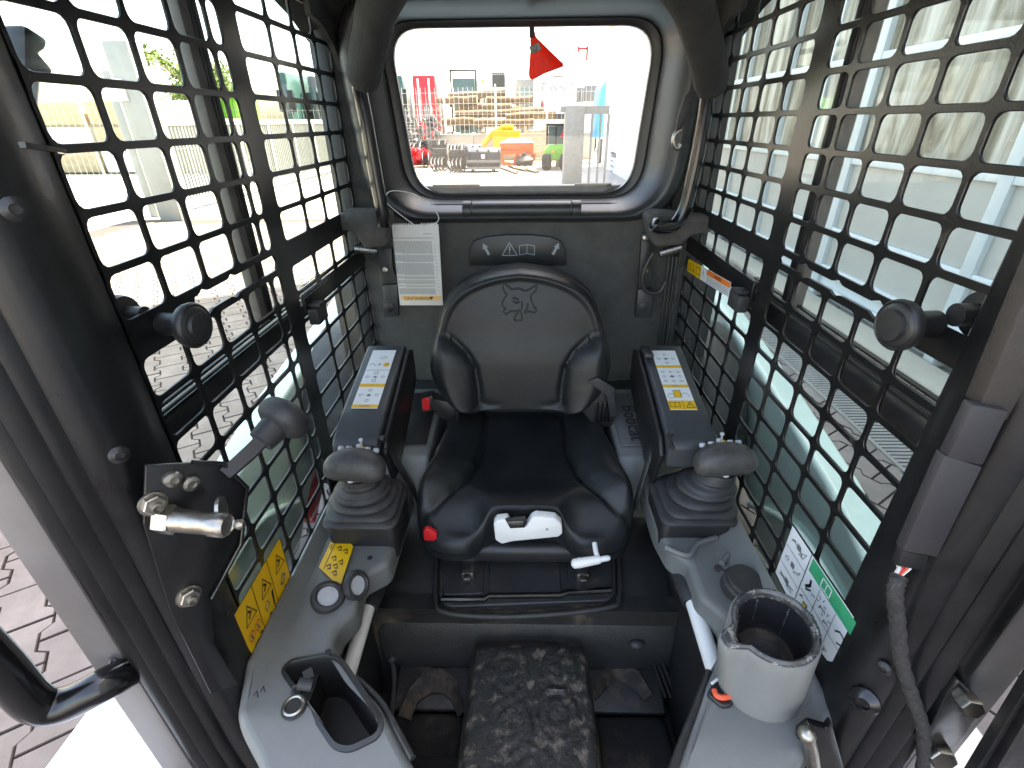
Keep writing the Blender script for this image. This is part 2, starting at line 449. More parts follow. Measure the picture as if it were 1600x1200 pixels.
for k, (vz, dl, q) in enumerate(cand[:300]):
    if pav_me is None:
        o = obj('paving_stone', pb, [M['paver'], M['joint_sand']], raw=True); pav_me = o.data
        pc = WLOC[o.name].copy(); o.parent = paving
    else:
        o = bpy.data.objects.new('paving_stone', pav_me); COL.objects.link(o); o.parent = paving
    o.location = Vector((q.x, q.y, .004+random.uniform(-.002, .0015)))-WLOC[paving.name]+Vector((0, 0, .001))
    o.rotation_euler = (random.uniform(-.006, .006), random.uniform(-.006, .006), rot)
pr = MB(); Rz = Matrix.Rotation(rot, 4, 'Z')
for vz, dl, q in cand[300:]:
    pr.add([(Matrix.Translation((q.x, q.y, .005)) @ Rz) @ v for v in pb.v], pb.f); pr.m[-len(pb.f):] = pb.m
tag(obj('paving_stones', pr, [M['paver'], M['joint_sand']], paving, raw=True), kind='stuff')

# ================================================================== the cab
cab = thing('loader_cab', (0, .9, -1.22), 'black steel loader cab with mesh side screens and rear window', 'loader cab')
XS = .44
def side_screen(sg, cols, post, rows_up, rows_dn, zslot):
    mb = MB(); t = .0042; bw = .0042
    x0 = sg*XS; x1 = sg*(XS+t)
    def cell(y0, y1, z0, z1, r=.0105, solid=False, half=bw):
        if y1-y0 < 2*half+.006: solid = True
        c = [(y0, z0), (y1, z0), (y1, z1), (y0, z1)]
        for X in (x0, x1):
            if solid: mb.poly([(X, y, z) for y, z in c])
        if solid: return
        hw, hh = (y1-y0)/2-half, (z1-z0)/2-half; rr = min(r, hw*.8, hh*.8); cy, cz = (y0+y1)/2, (z0+z1)/2
        hole = rrect(2*hw, 2*hh, rr, 3); holeo = rrect(2*hw+.0016, 2*hh+.0016, rr+.0008, 3)
        cor = [(y1, z1), (y0, z1), (y0, z0), (y1, z0)]
        def side(X, hl):
            vs = [(X, y, z) for y, z in cor]+[(X, cy+a, cz+b) for a, b in hl]; fs = []
            for q in range(4):
                for i in range(3): fs.append([q, 4+q*4+i, 4+q*4+i+1])
                n = (q+1) % 4; fs.append([q, 4+q*4+3, 4+n*4, n])
            mb.add(vs, fs)
        side(x0, holeo); side(x1, holeo)
        xi0 = sg*(XS+.0008); xi1 = sg*(XS+t-.0008)
        mb.loft([[(x0, cy+a, cz+b) for a, b in holeo], [(xi0, cy+a, cz+b) for a, b in hole], [(xi1, cy+a, cz+b) for a, b in hole], [(x1, cy+a, cz+b) for a, b in holeo]], cap=False)
    for rows, up in ((rows_up, 1), (rows_dn, 0)):
        for z0, z1 in zip(rows, rows[1:]):
            for y0, y1 in zip(cols, cols[1:]):
                cell(y0, y1, min(z0, z1), max(z0, z1), solid=(abs(y0-post) < .001))
    # the slotted row of the sliding-window latch
    zt, zb = zslot
    ip = cols.index(post)
    for y0, y1 in zip(cols[ip:], cols[ip+1:]): cell(y0, y1, zb, zt, solid=True)
    ya, yb = cols[0], post
    s0, s1 = ya+.12, post-.004; zm = (zt+zb)/2; hh = (zt-zb)/2-.007
    top = []; bot = []
    n = 40
    for i in range(n+1):
        f = i/n; y = s0+(s1-s0)*f
        w = .0055*max(0, math.sin(f*pi*2*3.3-.6))**6
        e = math.sqrt(max(0, 1-((abs(f-.5)*2-.93)/.07)**2)) if abs(f-.5)*2 > .93 else 1
        top.append((y, zm+(hh+w)*e)); bot.append((y, zm-(hh+w)*e))
    hole = bot+top[::-1][1:-1]
    for X in (x0, x1):
        b = bmesh.new(); E = []
        for lp in ([(ya, zb), (yb, zb), (yb, zt), (ya, zt)], hole):
            vv = [b.verts.new((X, y, z)) for y, z in lp]
            for i in range(len(vv)): E.append(b.edges.new((vv[i], vv[(i+1) % len(vv)])))
        bmesh.ops.triangle_fill(b, use_beauty=True, edges=E); mb.bm(b)
    mb.loft([[(x0, y, z) for y, z in hole], [(x1, y, z) for y, z in hole]], cap=False)
    return mb
LC = [.497, .579, .660, .743, .831, .868, .912, 1.028, 1.135, 1.239, 1.334, 1.372]
RC = [.440, .535, .620, .700, .785, .858, .900, .977, 1.071, 1.157, 1.256, 1.335]
scrL = obj('side_screen', side_screen(-1, LC, .868, [-.196+.059*k for k in range(9)], [-.236-.0575*k for k in range(12)], (-.196, -.236)), M['screen_paint'], cab)
tag(scrL, 'punched steel screen with the yellow hazard sticker')
scrR = obj('side_screen', side_screen(1, RC, .858, [-.197+.0513*k for k in range(10)], [-.224-.0525*k for k in range(12)], (-.197, -.224)), M['screen_paint'], cab)
tag(scrR, 'punched steel screen with the white and green sticker')

def knob(sg, y, z, par):
    m = MB(); x = sg*XS
    m.lathe([(.014, .0), (.014, .03), (.017, .033), (.026, .036), (.0275, .041), (.0275, .045), (.0255, .048), (.024, .0465), (.0215, .049), (.017, .0495), (.0165, .0525), (.016, .054), (.001, .0545)], (x, y, z), (-sg, -.12, 0), 32)
    obj('latch_knob', m, M['black_plastic'], par, 50)
    m = MB(); m.lathe([(.012, 0), (.012, .02), (.024, .022), (.026, .03), (.022, .036), (.001, .037)], (x+sg*.006, y-.012, z+.014), (sg, 0, 0), 24)
    obj('latch_knob', m, M['black_plastic'], par)
knob(-1, .550, -.213, scrL); knob(1, .500, -.194, scrR)
for sg in (-1, 1):
    z = -.352 if sg < 0 else -.322
    y0 = .44 if sg < 0 else .40
    m = MB(); X = sg*.478
    m.bx(X-.006, X+.006, y0, 1.02, z-.030, z+.010, .002)
    for k in range(3): m.bx(X-.004, X+.004, y0, 1.0, z+.015+k*.009, z+.019+k*.009, .001)
    m.bx(X-.007, X+.001, y0, 1.0, z+.010, z+.012)
    obj('window_rail', m, M['black_plastic'], cab)
    m = MB(); yc = .842 if sg < 0 else .842
    m.bx(X-.008, X+.008, yc-.020, yc+.004, z+.03, .36, .003); obj('window_stile', m, M['stile_grey'], cab)
    m = MB(); m.bx(X-.010, X+.010, yc+.006, yc+.024, z+.03, .36, .003); obj('window_stile', m, M['black_plastic'], cab)
    m = MB(); X = sg*.486; m.bx(X-.002, X+.002, .40, 1.36, -.80, .36)
    obj('side_window', m, M['side_glass'], cab)
    m = MB(); X = sg*.468
    m.bx(X-.022, X+.022, 1.335, 1.40, -.82, .34, .008); obj('rear_corner_post', m, M['frame_plastic'], cab)
    # small rail with rubber stop on the rear half of the screen
    m = MB(); zz = -.352 if sg < 0 else -.322
    ya, yb = (.93, 1.36) if sg < 0 else (.915, 1.34)
    m.bx(sg*.444, sg*.436, ya, yb, zz+.012, zz+.052, .002)
    rl = obj('screen_rail', m, M['screen_paint'], cab)
    m = MB(); m.bx(sg*.437, sg*.415, ya, ya+.052, zz-.012, zz+.022, .004); m.bx(sg*.437, sg*.412, ya+.01, ya+.04, zz+.022, zz+.03, .003)
    obj('rubber_stop', m, M['boot_rubber'], rl)

# rear wall upholstery
m = MB(); nx, nz = 36, 28
rows = []
for i in range(nz+1):
    z = lerp(-.205, -.70, i/nz); r = []
    for j in range(nx+1):
        x = lerp(-.445, .445, j/nx); e = abs(x)/.445
        y = 1.335-.010*sstep(.1, .5, i/nz)*(1-sstep(.55, .75, e))+.012*sstep(.8, 1, e)-.006*math.exp(-((i/nz-.18)/.1)**2)
        r.append(Vector((x, y, z)))
    rows.append(r)
m.loft(rows, cap=False, closed=False)
obj('back_panel', m, M['panel_fabric'], cab)
m = MB(); m.bx(-.46, .46, 1.36, 1.40, -1.2, -.19); m.bx(-.44, .44, 1.27, 1.36, -.745, -.70, .006)
obj('rear_bulkhead', m, M['frame_plastic'], cab)
m = MB(); m.bx(-.44, .44, 1.20, 1.30, -.80, -.742, .012); obj('rear_shelf', m, M['console_grey'], cab)

# rear window: gasket, moulded surround, glass
def winloop(ex, y, taper=0):
    pts = [(-.335-ex, .205+ex*.6), (-.300-ex, -.178-ex*.55), (.300+ex, -.178-ex*.55), (.325+ex, .205+ex*.6)]
    pts = pts[::-1]
    return [Vector((a, y, b)) for a, b in roundpoly(pts, .085+ex*.6, 8)]
m = MB(); m.loft([winloop(-.012, 1.432), winloop(-.012, 1.418), winloop(-.003, 1.412), winloop(.010, 1.410), winloop(.014, 1.416), winloop(.016, 1.43)], cap=False)
m.loft([winloop(-.012, 1.432), winloop(.016, 1.43)], cap=False)
gasket = obj('window_gasket', m, M['seal_rubber'], cab)
m = MB(); m.loft([winloop(.012, 1.425), winloop(.013, 1.400), winloop(.020, 1.375), winloop(.030, 1.345), winloop(.042, 1.318), winloop(.056, 1.302), winloop(.070, 1.299), winloop(.085, 1.308), winloop(.097, 1.325), winloop(.11, 1.36), winloop(.15, 1.40)], cap=False)
obj('window_surround', m, M['frame_plastic'], cab, 60)
m = MB(); m.prism(winloop(-.004, 1.424), (0, .004, 0)); obj('rear_glass', m, M['rear_glass'], cab)
m = MB(); m.bx(-.36, .36, 1.44, 1.47, -.30, -.155, .004); m.bx(-.25, -.12, 1.437, 1.45, -.158, -.150, .002); m.bx(.14, .24, 1.437, 1.45, -.158, -.150, .002)
obj('rear_sill', m, M['stile_grey'], cab)
# moulded ledge across the bottom of the window
def ledge(x0, x1, r, sq=.7, dz=0):
    mm = MB(); rings = []
    for x, k in ((x0, .985), (x0+.003, 1), (x1-.003, 1), (x1, .985)):
        rings.append([Vector((x, 1.322+cos(a)*.027*k*r, -.200+dz+sin(a)*.022*k*r)) for a in [2*pi*i/20 for i in range(20)]])
    mm.loft(rings); return mm
for x0, x1, r in ((-.155, -.134, 1.0), (-.130, .120, .93), (.124, .146, 1.0)):
    obj('ledge_moulding', ledge(x0, x1, r), M['frame_plastic'], cab, 40)

# headliner and roof
m = MB(); prof = [(.36, .335), (.55, .330), (.9, .315), (1.15, .290), (1.28, .258), (1.34, .232), (1.375, .220), (1.40, .214)]
rows = []
for y, z in prof:
    r = []
    for j in range(25):
        x = lerp(-.50, .50, j/24); r.append(Vector((x, y, z-.055*sstep(.62, 1, abs(x)/.5)**1.0+.012*(1-(x/.5)**2))))
    rows.append(r)
m.loft(rows, cap=False, closed=False); obj('headliner', m, M['headliner'], cab, 60)
m = MB(); m.bx(-.56, .56, .34, 1.50, .37, .43, .02); m.bx(-.5, .5, 1.405, 1.46, .215, .38, .01); m.bx(-.56, .56, .36, .42, .30, .38, .01)
obj('roof', m, M['pillar_paint'], cab)
for sg in (-1, 1):
    m = MB(); pts = []
    for i in range(11):
        a = pi/2*i/10; pts.append((1.19+.17*sin(a), .03+.16*cos(a)))
    pts = [(1.19, .30)]+pts[0:]+[(1.38, .03), (1.38, .30)]
    m.prism([Vector((sg*.432, y, z)) for y, z in pts], (sg*-.012, 0, 0)); obj('corner_trim', m, M['headliner'], cab)
    m = MB(); m.loft([[Vector((sg*(.435-.0*f), lerp(1.345, 1.36, f), .22)), Vector((sg*.34, 1.37, .25)), Vector((sg*.36, 1.37, -.16)), Vector((sg*.435, 1.345, -.16))] for f in (0, 1)], cap=False)
    m = MB()
    m.prism([Vector((sg*.45, 1.33, .24)), Vector((sg*.39, 1.35, .24)), Vector((sg*.385, 1.345, -.2)), Vector((sg*.45, 1.335, -.2))], (0, .03, 0)); obj('quarter_panel', m, M['headliner'], cab)
    m = MB(); m.bx(sg*.44, sg*.47, .42, 1.40, .305, .38, .006); obj('roof_rail', m, M['pillar_paint'], cab)

# front pillars: inner return, plate, sealing ridges and outer flange, running into the rounded sill
def pillar(sg, yo):
    prof = [(-.446, .500), (-.438, .490), (-.432, .424), (-.438, .412), (-.447, .404), (-.462, .402), (-.466, .394), (-.474, .391), (-.480, .397), (-.486, .398),
            (-.492, .390), (-.501, .387), (-.508, .394), (-.514, .397), (-.521, .391), (-.530, .392), (-.535, .402), (-.532, .44), (-.50, .50)]
    zs = [.40, .2, 0, -.2, -.4, -.6, -.72]
    cen = (-.44, -.74); rings = []
    def ring(f):
        return [f(-sg*x, y+yo) for x, y in prof]
    for z in zs: rings.append(ring(lambda x, y: Vector((x, y, z))))
    # quarter turn to the sill
    xc = sg*.36; zc = -.80
    for i in range(1, 13):
        a = pi/2*i/12
        def tr(x, y, a=a):
            r = abs(x)-.36
            return Vector((sg*(.36+r*cos(a)*1.0), y, zc-r*3.6*sin(a)))
        rings.append(ring(tr))
    for xx in (.2, 0):
        def tr(x, y):
            r = abs(x)-.36
            return Vector((sg*xx, y, zc-r*3.6))
        rings.append(ring(tr))
    mm = MB(); mm.loft(rings); return mm
pilL = obj('front_pillar', pillar(-1, 0), M['pillar_paint'], cab, 50)
pilR = obj('front_pillar', pillar(1, -.035), M['pillar_paint'], cab, 50)
for sg, yo in ((-1, 0), (1, -.035)):
    m = MB(); m.bx(sg*.545, sg*.60, .40+yo, .46+yo, -.95, .40, .006); obj('door_frame', m, M['band_grey'], cab)
# screws and stud on the left pillar
def screw(c, d, r, mt, par, name='screw'):
    mm = MB(); mm.lathe([(r*1.25, 0), (r*1.25, r*.25), (r, r*.5), (r*.55, r*.75), (r*.5, r*.4), (.0005, r*.4)], c, d, 16); return obj(name, mm, mt, par)
dP = Vector((.75, -.65, .1)).normalized()
screw(P(24, 327, Y=.405), dP, .008, M['black_plastic'], pilL); screw(P(186, 710, Y=.418), dP, .008, M['black_plastic'], pilL)
screw(P(345, 1098, Y=.412), dP, .007, M['black_plastic'], pilL); screw(P(362, 1150, Y=.412), dP, .011, M['black_plastic'], pilL)
screw(P(1382, 1043, Y=.37), Vector((-.75, -.65, .1)), .007, M['black_plastic'], pilR); screw(P(1352, 1093, Y=.37), Vector((-.75, -.65, .2)), .014, M['gloss_black'], pilR)
m = MB(); pp = [P(30, 226, Y=.40), P(95, 236, Y=.47)]
d = (pp[1]-pp[0]); m.box((pp[0]+pp[1])/2+Vector((.006, -.004, 0)), (d.length, .004, .004), frame(d)); obj('edge_clip', m, M['gloss_black'], pilL)

# latch bracket on the left pillar with bolts, nuts, striker pin and release lever
YB = .425
br = [(228, 728), (345, 722), (388, 760), (378, 850), (330, 935), (335, 1005), (372, 1070), (330, 1085), (268, 960), (225, 820)]
c0 = P(300, 850, Y=YB)
nB = Vector((.80, -.60, .0)).normalized(); 
def onB(x, y, lift=0):
    d_ = ray(x, y); o_ = c0+nB*lift; k = o_.dot(nB)/d_.dot(nB); return d_*k
latch = None
m = MB(); m.prism([onB(x, y) for x, y in br], nB*-.006, .0015); latch = obj('latch_plate', m, M['pillar_paint'], cab)
m = MB(); m.tube([onB(x, y, .003) for x, y in ((300, 722), (348, 724), (386, 762), (377, 850), (331, 935))], .0028, 8); obj('plate_rim', m, M['gloss_black'], latch, 60)
for x, y in ((268, 747), (296, 753)):
    m = MB(); m.lathe([(.010, 0), (.0105, .003), (.009, .007), (.005, .0085), (.0045, .006), (.0003, .006)], onB(x, y), nB, 20); obj('button_bolt', m, M['zinc'], latch)
for x, y in ((238, 786), (294, 930)):
    m = MB(); m.lathe([(.0145, 0), (.0145, .003), (.011, .004)], onB(x, y), nB, 20); m.hexnut(onB(x, y, .003), nB, .0118, .009); m.lathe([(.006, 0), (.006, .016), (.0045, .0165), (.004, .012), (.0003, .012)], onB(x, y), nB, 14)
    obj('flange_nut', m, M['zinc'], latch)
a = onB(252, 810); ad = Vector((.93, -.10, -.02)).normalized()
m = MB(); m.hexnut(a, ad, .0175, .018); m.lathe([(.0135, .018), (.0125, .060), (.014, .063), (.014, .078), (.0115, .082), (.0105, .080), (.0003, .080)], a, ad, 24)
m.lathe([(.017, 0), (.017, .004)], a+ad*.056+Vector((.004, .02, .0)), (1, .3, 0), 20); m.lathe([(.005, 0), (.006, .006), (.003, .01)], a+ad*.074+Vector((.016, .002, 0)), (1, -.2, 0), 12)
obj('striker_pin', m, M['zinc'], latch)
lv = [P(352, 742, Y=.47), P(392, 706, Y=.50), P(425, 672, Y=.53)]
m = MB(); m.tube(lv, [.011, .012, .0115], 4, True); lever = obj('release_lever', m, M['black_plastic'], latch)
kd = (lv[2]-lv[1]).normalized(); kc = lv[2]
m = MB(); R = frame(kd, (0, 0, 1)); m.tube([kc-kd*.020, kc-kd*.012, kc+kd*.012], [.017, .018, .020], 12); m.ell(kc+kd*.022, (.020, .036, .030), R, 20, 12, .8); obj('lever_knob', m, M['boot_rubber'], lever, 50)

# right pillar: trim, wiring covers, connector
def strip(name, pix, Y, th, mt, bev=.002, par=cab):
    pts = [P(x, y, Y=Y) for x, y in pix]; mm = MB(); mm.prism(pts, (0, -th, 0), bev); return obj(name, mm, mt, par)
strip('pillar_trim', [(1597, 395), (1650, 290), (1660, 560), (1560, 650), (1506, 618)], .40, .018, M['tan_plastic'])
strip('wiring_cover', [(1504, 622), (1560, 632), (1520, 716), (1465, 705)], .386, .012, M['cover_mauve'])
strip('wiring_cover', [(1462, 700), (1520, 718), (1452, 858), (1398, 848)], .386, .012, M['cover_mauve'])
cn = strip('wire_connector', [(1400, 850), (1442, 858), (1436, 882), (1392, 874)], .392, .010, M['black_plastic'], .002)
for k, (mt, dx) in enumerate((('white_plastic', 0), ('red_plastic', 7), ('orange_plastic', 14), ('white_plastic', 20))):
    m = MB(); m.tube([P(1402+dx, 872, Y=.39), P(1405+dx*.8, 888, Y=.387), P(1398+dx*.4, 900, Y=.385)], .0022, 6); obj('wire', m, M[mt], cn)
# ================================================================== operator seat
seat = thing('operator_seat', (0, .98, -.92), 'black vinyl bucket seat with embossed animal head on the backrest', 'seat')
def ringsurf(outline, centre, ks, f):
    rings = []
    for k in ks: rings.append([f(centre[0]+(a-centre[0])*k, centre[1]+(b-centre[1])*k, k) for a, b in outline])
    return rings
# backrest: outline in x,z
hw = [(0, .120), (.03, .160), (.08, .186), (.16, .207), (.25, .221), (.33, .226), (.46, .217), (.59, .204), (.70, .193), (.78, .180), (.85, .160), (.91, .130), (.955, .092), (.985, .05), (1, .0)]
BX, BZ0, BZ1 = -.008, -.652, -.304
def tz(t): return lerp(BZ0, BZ1, t)
right = []
for i in range(61):
    t = i/60; right.append((BX+interp(hw, t), tz(t)))
# even out spacing along the outline
def resample(pts, n, closed=False):
    pts = [Vector(p) for p in pts]; L_ = [0]
    for a, b in zip(pts, pts[1:]): L_.append(L_[-1]+(b-a).length)
    res = []
    for i in range(n):
        s = L_[-1]*i/(n-1); j = 0
        while j < len(L_)-2 and L_[j+1] < s: j += 1
        k = (s-L_[j])/max(1e-9, L_[j+1]-L_[j]); res.append(pts[j].lerp(pts[j+1], k))
    return res
dense = []
for i in range(400):
    t = 1-(1-i/399)**2 if i > 200 else i/399
    dense.append((BX+interp(hw, i/399), tz(i/399)))
rp = resample(dense, 64)
for _ in range(3):
    rp = [rp[0]]+[(rp[i-1]+rp[i]*2+rp[i+1])/4 for i in range(1, len(rp)-1)]+[rp[-1]]
outl = [(p.x, p.y) for p in rp]+[(2*BX-p.x, p.y) for p in rp[::-1][1:]]
bot = [(BX+x, BZ0) for x in (-.09, -.05, 0, .05, .09)]
outl = outl+bot
def yback(z): return 1.098+(z-BZ0)*.17
def seam_x(t): return interp([(0, .104), (.2, .105), (.35, .112), (.45, .132), (.53, .160), (.58, .185), (.62, .25)], t)
def backf(x, z, k):
    t = (z-BZ0)/(BZ1-BZ0); u = abs(x-BX)
    e = 1-k
    h = .058*math.sqrt(max(0, 1-max(0, (1-e/.06))**2))        # rounded shoulder
    rim = sstep(.35, .62, t)
    h -= .006*rim*sstep(.06, .14, e)                          # recessed panel inside the top rim
    sx = seam_x(max(0, t))
    if t < .62:
        w = u-sx; wb = max(.03, interp(hw, max(0, t))-sx)
        fade = 1-sstep(.45, .62, t)*.9
        if w > 0: h += .032*fade*math.sin(min(1, w/wb*1.15)*pi*.5)**.8*(1-.5*sstep(.6, 1, w/wb))
        h -= .012*fade*math.exp(-(w/.0075)**2)
    else: fade = 0
    h += .010*math.sin(max(0, min(1, t))*pi)*(1-min(1, u/.2)**2)   # lumbar swell
    h -= .012*math.exp(-((t-.02)/.03)**2)*0
    return Vector((x, yback(z)+.02-h, z))
ks = [1, .9985, .995, .99, .983, .975, .965, .955, .945, .93, .915, .90, .885, .87, .85, .83, .81, .79, .77, .75, .73, .71, .69, .67, .65, .63, .61, .59, .57, .55, .53, .51, .49, .47, .45, .43, .40, .36, .3, .24, .18, .12, .06, .01]
ctr = (BX, lerp(BZ0, BZ1, .45))
m = MB(); rg = ringsurf(outl, ctr, ks, backf)
rg = [[Vector((p.x*.96+BX*.04, p.y+.045, lerp(p.z, -.5, .04))) for p in rg[0]], [Vector((p.x, p.y+.02, p.z)) for p in rg[0]]]+rg
m.loft(rg); backrest = obj('backrest', m, M['vinyl'], seat, 80)
# piping cord round the top of the backrest
m = MB(); nn = [p for p in outl if (p[1]-BZ0)/(BZ1-BZ0) > .30]
pts = []
for a, b in nn:
    q = backf(ctr[0]+(a-ctr[0])*.993, ctr[1]+(b-ctr[1])*.993, .993); pts.append(q+Vector((0, .004, 0)))
pts.sort(key=lambda p: math.atan2(p.z+.45, -(p.x-BX)))
m.tube(pts, .0026, 8); obj('piping', m, M['vinyl'], backrest, 80)
# embossed head emblem: a raised pad with sunken outline strokes that follow the surface
def emb(px, py): 
    d_ = ray(px, py)
    z_ = -.42
    k = 1.1/d_.y
    for _ in range(6):
        p = d_*k; q = backf(p.x, p.z, .7); k = q.y/d_.y
    return d_*k
def emboss(pix, w, dep=.0022):
    mm = MB(); mm.tube([emb(x, y)+Vector((0, .0006, 0)) for x, y in smooth_path([(a, b, 0) for a, b in pix], 4) and [(p.x, p.y) for p in smooth_path([(a, b, 0) for a, b in pix], 4)]], w, 6); return mm
Q = lambda l: [(760+a/10, 400+b/10) for a, b in l]
lines = [Q([(262, 395), (330, 470), (410, 522), (500, 505), (620, 545), (700, 500), (795, 450)]),
         Q([(262, 395), (255, 480), (275, 550), (318, 605), (280, 660), (245, 735), (262, 790), (300, 830), (250, 870), (300, 905), (320, 935)]),
         Q([(795, 450), (770, 540), (705, 605), (690, 650), (715, 720), (735, 790)]),
         Q([(735, 800), (790, 840), (735, 890), (680, 860)]), Q([(500, 880), (445, 940), (445, 1000), (500, 1010), (555, 995), (550, 930)]),
         Q([(420, 700), (470, 735), (520, 715)]), Q([(600, 870), (640, 800), (640, 740)]), Q([(400, 650), (460, 665), (510, 690)]),
         Q([(330, 905), (380, 860), (440, 870), (500, 850), (540, 880), (550, 930)]), Q([(560, 700), (555, 800), (520, 850)]), Q([(690, 860), (640, 880), (590, 890)])]
mm = MB()
for l in lines:
    sp = smooth_path([(a, b, 0) for a, b in l], 3)
    mm.tube([emb(p.x, p.y)+Vector((0, .0008, 0)) for p in sp], .0024, 8)
obj('emblem', mm, M['vinyl'], backrest, 80)

# cushion: outline in x,y
cl = [(.118, 1.165), (.165, 1.14), (.196, 1.08), (.214, 1.0), (.230, .92), (.240, .85), (.236, .805), (.214, .765), (.170, .742), (.128, .742), (.095, .762), (.070, .781), (.035, .786), (0, .786)]
CXo = .004
sp = smooth_path([(a, b, 0) for a, b in cl], 6)
rp = [(p.x, p.y) for p in sp]
co = [(CXo+a, b) for a, b in rp]+[(CXo-a, b) for a, b in rp[::-1][1:]]+[(CXo+x, 1.168) for x in (-.08, -.03, .03, .08)]
def cseam(y): return interp([(.74, .30), (.785, .242), (.81, .200), (.84, .165), (.88, .135), (.93, .117), (1.0, .108), (1.2, .103)], y)
def cush(x, y, k):
    u = abs(x-CXo); e = 1-k
    zt = -.722-.03*sstep(.98, 1.15, y)-.012*sstep(.84, .74, y) if False else -.722+.014*sstep(.95, 1.14, y)
    arch = math.exp(-((u)/.085)**4)*sstep(.86, .79, y) if False else 0
    ye = y+.075*math.exp(-(u/.082)**4)
    front = 1-sstep(.755, .87, ye)
    h = -.055*front**1.6
    sh = .10 if y < .95 else .06
    q = max(0, 1-e/sh); h -= .05*(1-math.sqrt(max(0, 1-q*q)))
    w = u-cseam(y)
    if w > 0: h += .036*math.sin(min(1, w/.075)*pi/2)*(1-.35*sstep(.08, .13, w))*(1-.5*front)
    h -= .011*math.exp(-(w/.007)**2)*(1-.3*front)
    h += .012*math.exp(-((u-.0)/.07)**2)*sstep(.90, .80, y)*0
    h -= .008*math.exp(-((u)/.0035)**2)*sstep(1.075, 1.085, y)            # short stitched channel by the backrest
    h -= .010*(1-min(1, u/.12)**2)*sstep(1.1, .98, y)*sstep(.82, .9, y)
    return Vector((x, y, zt+h))
m = MB(); ks2 = [1, .998, .994, .988, .98, .97, .96, .945, .93, .915, .90, .88, .86, .84, .82, .80, .78, .76, .74, .72, .70, .68, .66, .64, .62, .60, .58, .56, .54, .52, .50, .48, .46, .44, .42, .40, .37, .33, .28, .22, .16, .1, .05, .01]
rg = ringsurf(co, (CXo, .97), ks2, cush)
def under(p, dz, kx):
    return Vector((CXo+(p.x-CXo)*kx, .97+(p.y-.97)*kx, p.z-dz))
b0 = rg[0]
rg = [[Vector((CXo+(p.x-CXo)*.80, .97+(p.y-.97)*.82, -.832)) for p in b0], [Vector((CXo+(p.x-CXo)*.93, .97+(p.y-.97)*.93, -.826)) for p in b0], [Vector((CXo+(p.x-CXo)*.985, .97+(p.y-.97)*.985, -.811)) for p in b0], [Vector((p.x, p.y, lerp(p.z, -.796, .6))) for p in b0]]+rg
m.loft(rg); cushion = obj('seat_cushion', m, M['vinyl'], seat, 80)
m = MB(); m.box((CXo, .80, -.852), (.33, .05, .05), None, .018, 4); m.bx(-.18, .19, .80, 1.16, -.900, -.845, .01); obj('seat_pan', m, M['black_plastic'], seat)
for x in (-.125, .135):
    m = MB(); m.bx(x-.014, x+.014, .765, 1.15, -.918, -.895, .003); m.bx(x-.008, x+.008, .752, .77, -.908, -.896, .002); obj('slide_rail', m, M['steel_dull'], seat)
# front grab handle and adjuster lever
hY = .742
def hp(x, y, Y=hY): return P(x, y, Y=Y)
m = MB(); hpix = [(771, 820), (776, 814), (793, 812), (800, 824), (822, 825), (830, 812), (838, 808), (868, 811), (878, 820), (879, 835), (872, 840), (800, 847), (784, 851), (774, 845)]
m.prism([hp(x, y) for x, y in hpix], (0, .022, 0), .004, 3); hd = obj('height_handle', m, M['white_plastic'], seat, 50)
m = MB(); m.prism([hp(x, y, .7405) for x, y in ((793, 816), (818, 814), (817, 821), (797, 823))], (0, .006, 0), .001); obj('release_button', m, M['steel_dull'], hd)
m = MB(); m.prism([hp(x, y, .7412) for x, y in ((789, 812), (820, 808), (824, 816), (820, 825), (797, 826))], (0, .006, 0), .0015); obj('button_recess', m, M['black_plastic'], hd)
m = MB(); m.lathe([(.0028, 0), (.002, .0015), (.0003, .002)], hp(855, 827, .742), (0, -1, .2), 12); obj('rivet', m, M['zinc'], hd)
m = MB(); a, b = P(896, 881, Y=.70), P(938, 874, Y=.70); d = (b-a).normalized()
m.tube([a-d*.004, a, a+d*.012, b-d*.004, b], [.005, .0095, .0105, .0085, .0075], 12); m.tube([b-d*.002, b+d*.016, b+d*.020], [.0058, .0058, .003], 10); m.tube([P(934, 872, Y=.703), P(931, 862, Y=.715), P(929, 849, Y=.735)], .0052, 10)
obj('slide_lever', m, M['white_plastic'], seat)
m = MB(); m.prism([P(x, y, Y=.76) for x, y in ((661, 829), (668, 826), (682, 834), (683, 843), (677, 846), (662, 845))], (0, .012, 0), .003); obj('weight_knob', m, M['red_plastic'], seat)

# seat belt: buckle and retractor
belt = thing('seat_belt', (-.2, 1.10, -.80), 'black lap seat belt with red release buckle beside the seat', 'seat belt')
BY = 1.08
def bp_(x, y, Y=BY): return P(x, y, Y=Y)
m = MB(); m.prism([bp_(x, y) for x, y in ((657, 621), (676, 618), (678, 642), (659, 645))], (0, .03, 0), .003); bk = obj('buckle', m, M['black_plastic'], belt)
m = MB(); m.prism([bp_(x, y, 1.0765) for x, y in ((659, 623), (671, 621), (672, 641), (661, 642))], (0, .01, 0), .003); obj('release_button', m, M['red_plastic'], bk)
m = MB(); m.prism([bp_(x, y) for x, y in ((676, 624), (700, 628), (712, 640), (712, 660), (690, 655), (676, 640))], (0, .03, 0), .004); obj('buckle_stalk', m, M['black_plastic'], belt)
m = MB(); m.prism([bp_(x, y, 1.06) for x, y in ((699, 602), (720, 611), (712, 627), (690, 618))], (0, .004, 0), .001); wb = obj('webbing', m, M['seal_rubber'], belt)
m = MB()
F_ = Face(m, bp_(705, 614, 1.059), bp_(715, 619, 1.06)-bp_(700, 611, 1.06), (0, 0, 1), .0002)
